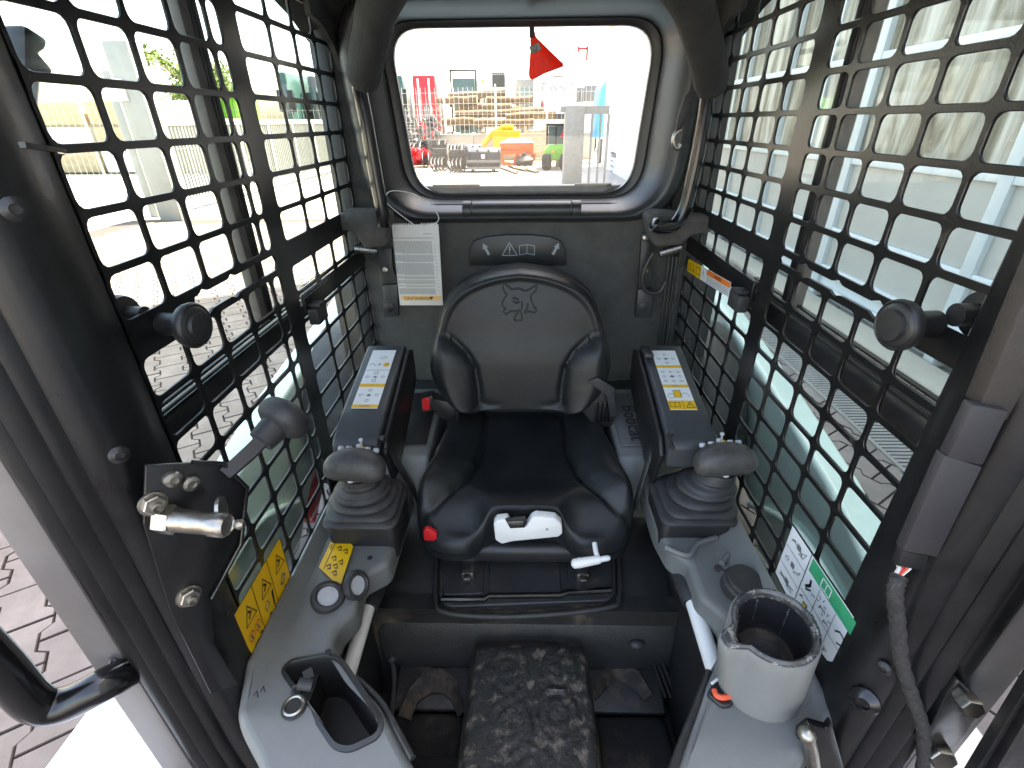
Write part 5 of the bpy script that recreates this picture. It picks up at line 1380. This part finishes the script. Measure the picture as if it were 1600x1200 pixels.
def fence(name, label, x0, x1, Y, h, zb0=0, dx=.22, dz=.3, mt='galv_light', group='wire mesh fences'):
    t = thing(name, ((x0+x1)/2, Y, zb0), label, 'fence', group, raw=True)
    n = max(1, round((x1-x0)/2.5))
    for k in range(n+1):
        x = lerp(x0, x1, k/n); m = MB(); m.bx(x-.03, x+.03, Y-.03, Y+.03, zb0, zb0+h+.1); obj('post', m, M[mt], t, raw=True)
    for k in range(n):
        m = MB(); xa, xb = lerp(x0, x1, k/n)+.04, lerp(x0, x1, (k+1)/n)-.04
        x = xa
        while x <= xb: m.bx(x-.004, x+.004, Y-.004, Y+.004, zb0+.05, zb0+h); x += dx
        z = zb0+.1
        while z <= zb0+h: m.bx(xa, xb, Y-.010, Y-.005, z-.004, z+.004); z += dz
        obj('mesh_panel', m, M[mt], t, raw=True)
    return t
fence('mesh_fence', 'pale wire mesh fence on the concrete wall in front of the logs', -5.6, 3.2, 24.0, 1.9, .9, .20, .4, 'plaster_white')
fence('mesh_fence', 'pale wire mesh fence beyond the sliding gate at left', -24, -8.5, 17.0, 2.1, 0, .2, .3, 'galv_light')
# low concrete wall segments
for k in range(4):
    x0 = -3.9+k*1.75; m = MB(); m.bx(x0, x0+1.73, 23.7, 23.95, 0, 1.05, .02)
    tag(obj('concrete_block', m, M['concrete'], raw=True), ['first', 'second', 'third', 'fourth'][k]+' pale concrete wall block from the left below the mesh fence', 'wall block', 'concrete wall blocks')
# logs
lg = [(683, 745, 158, 27.0), (700, 790, 150, 27.9), (715, 800, 167, 27.2), (760, 832, 157, 27.6), (712, 835, 180, 26.6), (770, 850, 172, 27.4), (690, 760, 190, 26.2), (740, 835, 193, 26.0), (790, 868, 183, 26.4)]
names = ['short log at the left end of the pile, upper row', 'topmost log of the pile', 'log below the topmost one, left of centre', 'upper log towards the right of the pile', 'long middle log of the pile', 'log right of centre in the middle row', 'lowest log at the left end of the pile', 'long bottom log of the pile', 'log at the right end of the pile']
for (x0, x1, y, Y), nm in zip(lg, names):
    a, b = PW(x0, y, Y), PW(x1, y+random.uniform(-5, 2), Y); d = (b-a); r = .17
    ex = d.normalized()*1.2
    t = thing('log', (a+b)/2-Vector((0, 0, r)), nm, 'log', 'stacked logs', raw=True)
    m = MB(); pts = [a.lerp(b, k/6)+Vector((0, random.uniform(-.03, .03), random.uniform(-.03, .03))) for k in range(7)]
    m.tube(pts, [r*random.uniform(.93, 1.05) for _ in pts], 12); obj('trunk', m, M['bark'], t, 50, raw=True)
    for e, dd in ((a, -1), (b, 1)):
        m = MB(); m.lathe([(r*.96, 0), (.001, .004)], (pts[0] if dd < 0 else pts[-1])+d.normalized()*dd*.004, d*dd, 12); obj('cut_end', m, M['log_end'], t, raw=True)

# parked trucks beyond the fence
def truck(name, label, x0, y0, x1, y1, Y, mt, extra=None):
    """cab-front lorry: px box of its front, built with windscreen, grille, bumper, wheels, load body"""
    a, b = PW(x0, y0, Y), PW(x1, y1, Y); zt, zb0 = a.z, max(.45, b.z)
    t = thing(name, ((a.x+b.x)/2, Y+2, 0), label, 'truck', 'trucks parked beyond the fence', raw=True)
    xa, xb = a.x, b.x; w = xb-xa
    m = MB(); m.bx(xa, xb, Y, Y+2.0, .5, zt, .08); obj('cab', m, M[mt], t, raw=True)
    m = MB(); m.bx(xa-.05, xb+.05, Y+2.1, Y+7, .9, zt+.1, .03); obj('load_body', m, M['paint_white'], t, raw=True)
    hh = zt-.5
    if extra != 'rear':
        m = MB(); m.bx(xa+w*.08, xb-w*.08, Y-.02, Y+.05, .5+hh*.52, .5+hh*.86, .01); obj('windscreen', m, M['cab_glass'], t, raw=True)
        m = MB(); m.bx(xa+w*.25, xb-w*.25, Y-.03, Y+.04, .5+hh*.18, .5+hh*.42, .01); obj('grille', m, M['attach_black'], t, raw=True)
        for s in (-1, 1):
            m = MB(); cx = (xa+xb)/2+s*w*.62; m.bx(cx-.10, cx+.10, Y-.05, Y+.1, .5+hh*.55, .5+hh*.8, .03); obj('mirror', m, M['attach_black'], t, raw=True)
            m = MB(); cx = (xa+xb)/2+s*w*.37; m.bx(cx-.12, cx+.12, Y-.025, Y+.04, .5+hh*.06, .5+hh*.14, .01); obj('headlight', m, M['paint_white'], t, raw=True)
    m = MB(); m.bx(xa, xb, Y-.08, Y, .35, .62, .03); obj('bumper', m, M['machine_grey'], t, raw=True)
    for s in (-1, 1):
        m = MB(); cx = (xa+xb)/2+s*w*.42; m.lathe([(.2, -.12), (.48, -.12), (.5, 0), (.48, .12), (.2, .12)], (cx, Y+.9, .5), (1, 0, 0), 20); obj('wheel', m, M['tyre'], t, raw=True)
    return t, xa, xb, zt
truck('parked_truck', 'dark blue-glazed truck at the left end beyond the fence', 607, 118, 636, 200, 34, 'paint_teal')
t, xa, xb, zt = truck('parked_truck', 'red truck trailer with two white stripes beyond the fence', 643, 118, 684, 190, 33, 'paint_red', 'rear')
for f in (.25, .72):
    m = MB(); x = lerp(xa, xb, f); m.bx(x-.05, x+.05, 32.96, 33.0, 1.6, zt-.15); obj('stripe', m, M['paint_white'], t, raw=True)
m = MB(); m.bx(lerp(xa, xb, .42), lerp(xa, xb, .72), 32.95, 33.0, 1.3, 2.4); obj('tank_end', m, M['machine_grey'], t, raw=True)
t, xa, xb, zt = truck('parked_truck', 'green cab truck with black roof frame beyond the fence', 706, 122, 744, 190, 33, 'paint_teal')
m = MB(); z2 = PW(703, 112, 33).z; m.bx(xa-.12, xa-.02, 32.9, 33, 1, z2); m.bx(xb+.02, xb+.12, 32.9, 33, 2.4, z2); m.bx(xa-.12, xb+.12, 32.9, 33, z2, z2+.10); obj('roof_frame', m, M['attach_black'], t, raw=True)
t, xa, xb, zt = truck('parked_truck', 'white truck with dark square radiator beyond the fence', 756, 112, 800, 190, 34, 'paint_white', 'rear')
a, b = PW(769, 117, 33.95), PW(789, 136, 33.95); m = MB(); m.bx(a.x, b.x, 33.93, 34.0, b.z, a.z); obj('radiator', m, M['attach_black'], t, raw=True)
for k in range(7):
    m = MB(); x = lerp(a.x, b.x, (k+.5)/7); m.bx(x-.035, x+.035, 33.93, 34, a.z+.03, a.z+.13); obj('vent', m, M['attach_black'], t, raw=True)
truck('parked_truck', 'small orange-cabbed truck in the second row left of the green one', 688, 126, 702, 180, 39, 'paint_orange')
truck('parked_truck', 'small yellow-cabbed truck in the second row right of the green one', 746, 124, 758, 180, 40, 'paint_yellow')
truck('parked_truck', 'grey truck in the second row beside the white trailer', 806, 124, 834, 180, 39, 'machine_grey')
attachment_extra = [('low black frame between the red drive units and the nearest bucket', 676, 236, 700, 268, 18.6, 'rake'), ('short black rake left of the nearest bucket', 702, 238, 728, 268, 18.2, 'rake'), ('small black bucket at the far left of the attachment row', 612, 232, 634, 258, 22.6, 'bucket')]
# white trailer with script lettering
tw = thing('white_trailer', (3, 31, 0), 'long white trailer with dark script lettering and red tail lamp', 'trailer', raw=True)
a, b = PW(838, 96, 30), PW(960, 190, 30)
m = MB(); m.bx(a.x, b.x+2, 30, 32.5, .9, a.z, .04); obj('box_body', m, M['paint_white'], tw, raw=True)
m = MB(); c = PW(873, 137, 29.98); F_ = Face(m, c, (1, 0, 0), (0, 0, 1), .01); F_.text('Dom..ll', .0, 0, .62, 0, 1); obj('lettering', m, [M['machine_grey']], tw, raw=True)
m = MB(); a1, b1 = PW(845, 158, 29.97), PW(850, 172, 29.97); m.bx(a1.x, b1.x, 29.95, 30, b1.z, a1.z, .01); obj('tail_lamp', m, M['paint_red'], tw, raw=True)
m = MB(); a1, b1 = PW(864, 118, 29.97), PW(880, 120, 29.97); m.bx(a1.x, b1.x, 29.95, 30, b1.z, a1.z); obj('vent_slot', m, M['machine_grey'], tw, raw=True)
for (x0, y0, x1, y1) in ((914, 134, 938, 158), (901, 137, 905, 160), (907, 137, 911, 160)):
    m = MB(); a1, b1 = PW(x0, y0, 29.9), PW(x1, y1, 29.9); m.bx(a1.x, b1.x, 29.85, 30, b1.z, a1.z, .02); un = obj('cooling_unit', m, M['machine_grey'], tw, raw=True)
m = MB(); a1, b1 = PW(838, 178, 29.9), PW(884, 186, 29.9); m.bx(a1.x, b1.x, 29.7, 30, b1.z, a1.z, .02); obj('underride_bar', m, M['attach_black'], tw, raw=True)
for x in (846, 868, 930):
    p = PW(x, 190, 30.4); m = MB(); m.lathe([(.2, -.12), (.5, -.12), (.52, 0), (.5, .12), (.2, .12)], (p.x, 30.6, .52), (1, 0, 0), 20); obj('wheel', m, M['tyre'], tw, raw=True)
# blue truck side and post
bl = thing('blue_truck', (3, 24, 0), 'tall blue truck body half hidden behind the gate bars', 'truck', raw=True)
a, b = PW(937, 112, 21.5), PW(950, 235, 21.5)
m = MB(); m.prism([Vector((a.x, 21.5, .9)), Vector((b.x, 21.5, .9)), Vector((b.x, 21.5, a.z)), Vector((a.x+.12, 21.5, a.z-.5))], (0, 2.0, 0), .03); obj('body', m, M['paint_blue'], bl, raw=True)
m = MB(); m.lathe([(.15, -.1), (.42, -.1), (.44, 0), (.42, .1), (.15, .1)], ((a.x+b.x)/2, 21.7, .44), (1, 0, 0), 20); obj('wheel', m, M['tyre'], bl, raw=True)
# mast
ms = thing('red_mast', PW(918, 120, 60)*1, 'thin red and white mast against the white sky', 'mast', raw=True); WLOC[ms.name].z = 0; ms.location.z = 0
a, b = PW(918, 72, 60), PW(918, 110, 60)
m = MB(); m.bx(a.x-.10, a.x+.10, 60, 60.2, 0, a.z); obj('pole', m, M['paint_red'], ms, raw=True)
m = MB(); m.bx(a.x-.9, a.x, 60, 60.1, a.z-.3, a.z-.1); m.bx(a.x-1, a.x-.8, 59.9, 60.3, a.z-.5, a.z); obj('crossarm', m, M['paint_red'], ms, raw=True)

# wire cages
cg = thing('wire_cage', (-4.5, 23, 0), 'stacked grey wire cages full of parts left of the log pile', 'wire cage', raw=True)
a, b = PW(615, 168, 23), PW(688, 215, 23)
m = MB(); rr = random.Random(2)
m.bx(a.x, b.x, 23, 23.9, 0, .1)
k = a.x
while k < b.x: m.bx(k-.012, k+.012, 22.98, 23, .1, a.z); k += .16
z = .2
while z < a.z: m.bx(a.x, b.x, 22.96, 22.98, z-.012, z+.012); z += .22
obj('cage_mesh', m, M['galv_light'], cg, raw=True)
for q in range(3):
    m = MB()
    for k in range(26):
        x = rr.uniform(a.x+.1, b.x-.1); z = rr.uniform(.35+q*.45, .75+q*.45); m.box((x, 23.4+rr.uniform(-.2, .2), z), (rr.uniform(.1, .4), .2, rr.uniform(.04, .16)), Matrix.Rotation(rr.uniform(0, 3), 3, 'Y'))
    obj('cage_contents', m, M['machine_grey'] if q != 1 else M['galv'], cg, raw=True)

# row of black attachments on the ground
def attachment(label, x0, y0, x1, y1, Y, kind):
    a, b = PW(x0, y0, Y), PW(x1, y1, Y); xa, xb, zt = a.x, b.x, max(.5, a.z); w = xb-xa
    t = thing('loader_attachment', ((xa+xb)/2, Y, 0), label, 'attachment', 'black loader attachments in the yard', raw=True)
    if kind == 'bucket':
        m = MB(); m.prism([Vector((xa, Y, .10)), Vector((xa, Y+.75, .08)), Vector((xa, Y+.95, .4)), Vector((xa, Y+.8, zt)), Vector((xa, Y+.1, zt*.85)), Vector((xa, Y, zt*.45))], (w, 0, 0), .02); obj('shell', m, M['attach_black'], t, raw=True)
        for f in (.04, .34, .66, .96):
            m = MB(); x = lerp(xa, xb, f); m.bx(x-.03, x+.03, Y-.08, Y-.002, .12, zt*.95, .01); obj('rib', m, M['attach_black'], t, raw=True)
        m = MB(); m.bx(xa, xb, Y-.10, Y-.01, zt*.42, zt*.52); m.bx(xa, xb, Y-.12, Y-.01, .10, .18); obj('edge', m, M['machine_grey'], t, raw=True)
        for f in (.18, .8):
            m = MB(); m.lathe([(.09, -.05), (.09, .05)], (lerp(xa, xb, f), Y-.02, .09), (1, 0, 0), 14); obj('roller', m, M['tyre'], t, raw=True)
        m = MB(); m.bx(lerp(xa, xb, .5)-.06, lerp(xa, xb, .5)+.06, Y-.105, Y-.101, zt*.6, zt*.75); obj('sticker', m, M['paint_white'], t, raw=True)
    elif kind == 'grapple':
        for k in range(5):
            x = lerp(xa, xb, k/4); m = MB(); m.tube(smooth_path([Vector((x, Y+.8, zt)), Vector((x, Y+.2, zt*.95)), Vector((x, Y-.2, zt*.5)), Vector((x+.05, Y-.15, .06))], 5), .045, 8); obj('tine', m, M['attach_black'], t, 60, raw=True)
        m = MB(); m.tube([Vector((xa, Y+.5, zt*.9)), Vector((xb, Y+.5, zt*.9))], .09, 12); m.bx(xa, xb, Y+.7, Y+.8, .1, zt); obj('crossbeam', m, M['attach_black'], t, 50, raw=True)
    else:
        m = MB(); m.bx(xa, xb, Y, Y+.12, .10, zt*.95, .01); obj('back_plate', m, M['attach_black'], t, raw=True)
        for k in range(4):
            x = lerp(xa, xb, (k+.5)/4); m = MB(); m.tube(smooth_path([Vector((x-.05, Y, zt*.7)), Vector((x-.06, Y-.5, zt*.6)), Vector((x-.02, Y-.75, .2)), Vector((x, Y-.4, .05)), Vector((x+.03, Y, .06))], 5), .028, 8); obj('hoop', m, M['attach_black'], t, 60, raw=True)
        for k in range(3):
            x = lerp(xa, xb, (k+.5)/3); m = MB(); m.bx(x-.08, x+.08, Y-.05, Y+.2, zt*.95+.003, zt*1.12); obj('bracket', m, M['attach_black'], t, raw=True)
    return t
attachment('black grapple with curved tines at the left of the attachment row', 622, 226, 648, 262, 20.6, 'grapple')
attachment('black rake with thin hoops behind the red motors', 660, 224, 700, 262, 20.2, 'rake')
attachment('low black grapple behind the other attachments', 655, 221, 696, 250, 22.0, 'grapple')
attachment('black grapple in the middle of the attachment row', 698, 228, 722, 264, 19.2, 'grapple')
attachment('black bucket behind the nearest bucket', 716, 226, 752, 262, 19.3, 'bucket')
attachment('nearest black bucket with small white sticker and rollers', 728, 232, 782, 270, 17.9, 'bucket')
for a_ in attachment_extra: attachment(*a_)
rd = thing('red_auger_drive', (-4, 20.6, 0), 'cluster of bright red drive units between the black grapples', 'drive unit', raw=True)
rr = random.Random(4)
for k in range(11):
    p = PW(636+rr.uniform(0, 33), 238+rr.uniform(-3, 18), 20.3+rr.uniform(-.3, .3)); p.z = max(.15, p.z)
    m = MB(); m.lathe([(.05, -.16), (.13, -.12), (.14, .08), (.09, .14), (.05, .2)], p, (rr.uniform(-1, 1), rr.uniform(-1, .2), rr.uniform(-.3, 1)), 12); obj('motor', m, M['paint_red'], rd, 50, raw=True)
m = MB(); m.bx(-4.5, -3.5, 20.5, 20.9, .05, .25); obj('carrier', m, M['paint_red'], rd, raw=True)
# yellow hopper and orange spreader
yh = thing('yellow_hopper', (-.8, 22, 0), 'bright yellow hopper machine behind the orange spreader', 'hopper', raw=True)
a, b = PW(766, 204, 22), PW(814, 236, 22)
m = MB(); m.prism([Vector((a.x+.2, 22, .4)), Vector((b.x-.2, 22, .4)), Vector((b.x, 22, a.z)), Vector((a.x, 22, a.z))], (0, 1.2, 0), .03); obj('hopper', m, M['paint_yellow'], yh, raw=True)
m = MB(); m.tube([Vector((a.x-.35, 22.4, a.z-.55)), Vector((a.x+.1, 22.3, a.z-.1)), Vector((a.x+.6, 22.2, a.z+.12)), Vector((b.x-.3, 22.2, a.z+.1))], .11, 12); obj('chute', m, M['paint_yellow'], yh, 50, raw=True)
for x in (a.x+.2, b.x-.2):
    m = MB(); m.bx(x-.06, x+.06, 22.1, 22.3, 0, .42); obj('leg', m, M['attach_black'], yh, raw=True)
os_ = thing('orange_spreader', (-.1, 19.8, 0), 'orange winter road spreader with black hose in the yard', 'spreader', raw=True)
a, b = PW(783, 224, 19.7), PW(833, 262, 19.7); zt = a.z
m = MB(); m.prism([Vector((a.x, 19.7, zt*.55)), Vector((b.x, 19.7, zt*.55)), Vector((b.x+.02, 19.7, zt)), Vector((a.x-.05, 19.7, zt))], (0, .9, 0), .02); obj('hopper', m, M['paint_orange'], os_, raw=True)
for f, dx in ((.08, -.15), (.4, .12), (.92, .12)):
    x = lerp(a.x, b.x, f); m = MB(); m.prism([Vector((x-.06, 19.66, .05)), Vector((x+.06, 19.66, .05)), Vector((x+.1+dx, 19.66, zt*.6)), Vector((x-.1+dx, 19.66, zt*.6))], (0, .1, 0), .01); obj('frame_leg', m, M['paint_orange'], os_, raw=True)
m = MB(); m.bx(a.x, b.x, 19.62, 19.69, zt*.55, zt*.68); m.bx(a.x, b.x, 19.62, 19.72, .08, .18); obj('crossbeam', m, M['paint_orange'], os_, raw=True)
m = MB(); m.lathe([(.05, 0), (.3, .02), (.32, .2), (.1, .3), (.05, .4)], (lerp(a.x, b.x, .72), 19.5, .12), (0, -.2, 1), 18); obj('spinner', m, M['attach_black'], os_, raw=True)
m = MB(); m.prism([Vector((a.x-.05, 19.7, zt+.003)), Vector((b.x+.02, 19.7, zt+.003)), Vector((b.x-.2, 19.7, zt+.12)), Vector((a.x+.2, 19.7, zt+.12))], (0, .9, 0), .01); obj('cover', m, M['paint_white'], os_, raw=True)
# green compact loader
gl = thing('green_loader', (1.2, 18.7, 0), 'small bright green articulated loader with glazed cab', 'compact loader', raw=True)
Yg = 18.6
a, b = PW(849, 193, Yg), PW(886, 266, Yg); zt = a.z; xa, xb = a.x, b.x
m = MB(); m.prism([Vector((xa, Yg, .42)), Vector((xa+.08, Yg, .62)), Vector((xa+.22, Yg, .78)), Vector((xb-.05, Yg, .80)), Vector((xb+.05, Yg, .5)), Vector((xb, Yg, .3)), Vector((xa+.1, Yg, .28))], (0, 1.3, 0), .04); obj('body', m, M['paint_green'], gl, raw=True)
m = MB(); m.bx(xa+.12, xb-.12, Yg+.25, Yg+1.1, zt-.08, zt, .03); obj('cab_roof', m, M['attach_black'], gl, raw=True)
for x in (xa+.15, xa+.45, xb-.15):
    m = MB(); m.bx(x-.03, x+.03, Yg+.3, Yg+.36, .78, zt-.083); obj('cab_post', m, M['attach_black'], gl, raw=True)
m = MB(); m.bx(xa+.19, xb-.19, Yg+.32, Yg+.335, .80, zt-.085); obj('windscreen', m, M['cab_glass'], gl, raw=True)
m = MB(); m.prism([Vector((xb-.28, Yg+.2, 1.0)), Vector((xb-.1, Yg+.2, 1.02)), Vector((xb+.02, Yg+.2, 1.5)), Vector((xb-.14, Yg+.2, 1.3))], (0, .06, 0)); obj('warning_flag', m, M['paint_red'], gl, raw=True)
for x in (xa+.14, xb-.10):
    m = MB(); m.lathe([(.12, -.12), (.24, -.12), (.26, -.08), (.26, .08), (.24, .12), (.12, .12)], (x, Yg-.05, .26), (.9, -.3, 0), 20); w = obj('wheel', m, M['tyre'], gl, raw=True)
    m = MB(); m.lathe([(.12, .0), (.11, .05), (.02, .06)], (x-.05, Yg-.16, .26), (-.4, -1, 0), 14); obj('rim', m, M['paint_white'], w, raw=True)
m = MB(); m.lathe([(.05, 0), (.05, .02), (.001, .025)], (xa+.35, Yg-.03, .58), (0, -1, 0), 14); obj('badge', m, M['paint_yellow'], gl, raw=True)
# loose boards
for k, (x0, y0, x1, y1) in enumerate(((784, 263, 808, 272), (795, 261, 822, 268), (808, 262, 840, 271))):
    a, b = P(x0, y0, Z=-H), P(x1, y1, Z=-H); a.z = b.z = .06; m = MB(); m.tube([a, b], .09, 4, flat=.5)
    tag(obj('wooden_board', m, M['wood'], raw=True), ['left', 'middle', 'right'][k]+' pale wooden board lying before the orange spreader', 'board', 'loose boards')
# sticker-like grey drum beside the green loader
p = PW(893, 230, 20); m = MB(); m.lathe([(.45, 0), (.47, .05), (.47, 1.3), (.45, 1.36), (.1, 1.4)], (p.x-.1, 20.2, 0), (0, 0, 1), 20)
tag(obj('grey_tank', m, M['machine_grey'], raw=True), 'upright dark grey tank between green loader and gate post', 'tank')
# brown timber rack behind
p = PW(832, 235, 21.5); m = MB()
for k in range(5): m.bx(p.x-.3, p.x+.55, 21.5, 21.6, .1+k*.25, .2+k*.25)
for x in (p.x-.3, p.x+.5): m.bx(x, x+.06, 21.45, 21.497, 0, 1.35)
tag(obj('timber_rack', m, M['wood'], raw=True), 'brown timber rack between orange spreader and green loader', 'rack')

# ------------------------------------------------------------------ left of the machine
gs = thing('sliding_gate', (-6.3, 13, 0), 'pale grey sliding gate of vertical bars left of the yard', 'gate', raw=True)
m = MB(); m.bx(-6.45, -6.05, 8.9, 9.25, 0, 2.65, .02); obj('gate_post', m, M['galv_light'], gs, raw=True)
m = MB(); m.bx(-6.9, -6.75, 9.3, 9.45, 0, 2.3, .02); obj('guide_post', m, M['galv_light'], gs, raw=True)
m = MB(); m.bx(-6.62, -6.54, 9.5, 20, .10, .24); m.bx(-6.62, -6.54, 9.5, 20, 1.50, 1.62); obj('gate_rails', m, M['galv_light'], gs, raw=True)
for k in range(8):
    y = 9.5+k*1.5; m = MB(); m.bx(-6.63, -6.53, y-.05, y+.05, .243, 1.497); obj('stile', m, M['galv_light'], gs, raw=True)
bar0 = None
for k in range(96):
    y = 9.6+k*.108
    if bar0 is None:
        m = MB(); m.bx(-6.60, -6.565, y-.014, y+.014, .243, 1.497); bar0 = obj('gate_bar', m, M['galv'], gs, raw=True); by = y
    else:
        s_ = bar0.copy(); COL.objects.link(s_); s_.parent = gs; s_.location = bar0.location+Vector((0, y-by, 0))
m = MB(); m.bx(-6.6, -6.3, 8.86, 8.897, 1.85, 2.15); obj('gate_sign', m, M['paint_white'], gs, raw=True)
def leafball(name, label, c, r, n, mt='leaf', h=1.6):
    t = thing(name, (c[0], c[1], 0), label, 'tree', raw=True)
    m = MB(); m.tube([Vector((c[0], c[1], 0)), Vector((c[0]+.1, c[1], c[2])), Vector((c[0], c[1], c[2]+r*.6))], [.14, .10, .03], 8); 
    rr = random.Random(int(c[0]*10))
    cl = [Vector((rr.gauss(0, .5)*r, rr.gauss(0, .5)*r, rr.gauss(0, .45)*r*.8)) for _ in range(26)]
    for q in cl[:8]: m.tube([Vector((c[0], c[1], c[2]-.3)), Vector(c)+q*.9], [.06, .015], 6)
    obj('trunk', m, M['bark'], t, raw=True)
    m = MB()
    for k in range(n):
        q = rr.choice(cl); p = Vector(c)+q+Vector((rr.gauss(0, .16), rr.gauss(0, .16), rr.gauss(0, .14)))*r
        s = rr.uniform(.05, .12); u = Vector((rr.gauss(0, 1), rr.gauss(0, 1), rr.gauss(0, 1))).normalized(); v = u.orthogonal().normalized()
        m.poly([p-u*s, p+v*s*.5, p+u*s, p-v*s*.5])
    obj('crown', m, M[mt], t, raw=True)
p = PW(300, 118, 22); leafball('leafy_tree', 'yellow-green tree top rising behind the sliding gate', (p.x, 22, p.z-.3), 1.1, 2600)
p = PW(330, 128, 26); leafball('leafy_tree', 'low rounded green tree behind the green container', (p.x, 26, p.z-.4), 1.2, 2600)
a, b = PW(318, 145, 24), PW(372, 170, 24)
gcn = thing('green_container', ((a.x+b.x)/2, 24, 0), 'bright green container behind the left gate', 'container', raw=True)
m = MB(); m.bx(a.x, b.x, 24, 26, .3, a.z, .03); obj('box', m, M['paint_green'], gcn, raw=True)
for k in range(9):
    m = MB(); x = lerp(a.x, b.x, (k+.5)/9); m.bx(x-.05, x+.05, 23.95, 23.998, .4, a.z-.1); obj('rib', m, M['paint_green'], gcn, raw=True)
truck('parked_truck', 'grey-green truck seen through the rear half of the left screen', 432, 112, 470, 240, 18, 'paint_teal')
truck('parked_truck', 'pale truck next to the grey-green one behind the left screen', 478, 118, 512, 235, 19, 'machine_grey')
fence('mesh_fence', 'wire mesh fence in front of the trucks seen through the left screen', -8.2, -5.3, 16.5, 1.9, 0, .16, .25, 'galv_light')
m = MB(); a, b = PW(75, 150, 16), PW(170, 190, 16)
rw = thing('stacked_pallets', ((a.x+b.x)/2, 18, 0), 'stack of brown and pale crates behind the far left fence', 'crate stack', raw=True)
for k in range(5):
    for j in range(3):
        m = MB(); x = -21+k*2.1; m.bx(x, x+1.9, 18.5, 19.5, .05+j*.75, .72+j*.75, .02); obj('crate', m, M['wood'] if (k+j) % 3 else M['paint_white'], rw, raw=True)
# photographer-side clutter at the upper left: folded mirror bracket on the cab
mb_ = thing('side_mirror', (-.62, .62, .03), 'black folded side mirror bracket outside the left screen', 'mirror')
m = MB(); m.prism([P(x, y, X=-.60) for x, y in ((38, 36), (78, 62), (74, 78), (64, 84), (88, 112), (66, 132), (40, 120))], (-.03, 0, 0), .006); obj('mirror_head', m, M['black_plastic'], mb_)
m = MB(); m.tube([P(45, 120, X=-.61), P(30, 260, X=-.56)], .010, 10); obj('mirror_arm', m, M['black_plastic'], mb_)
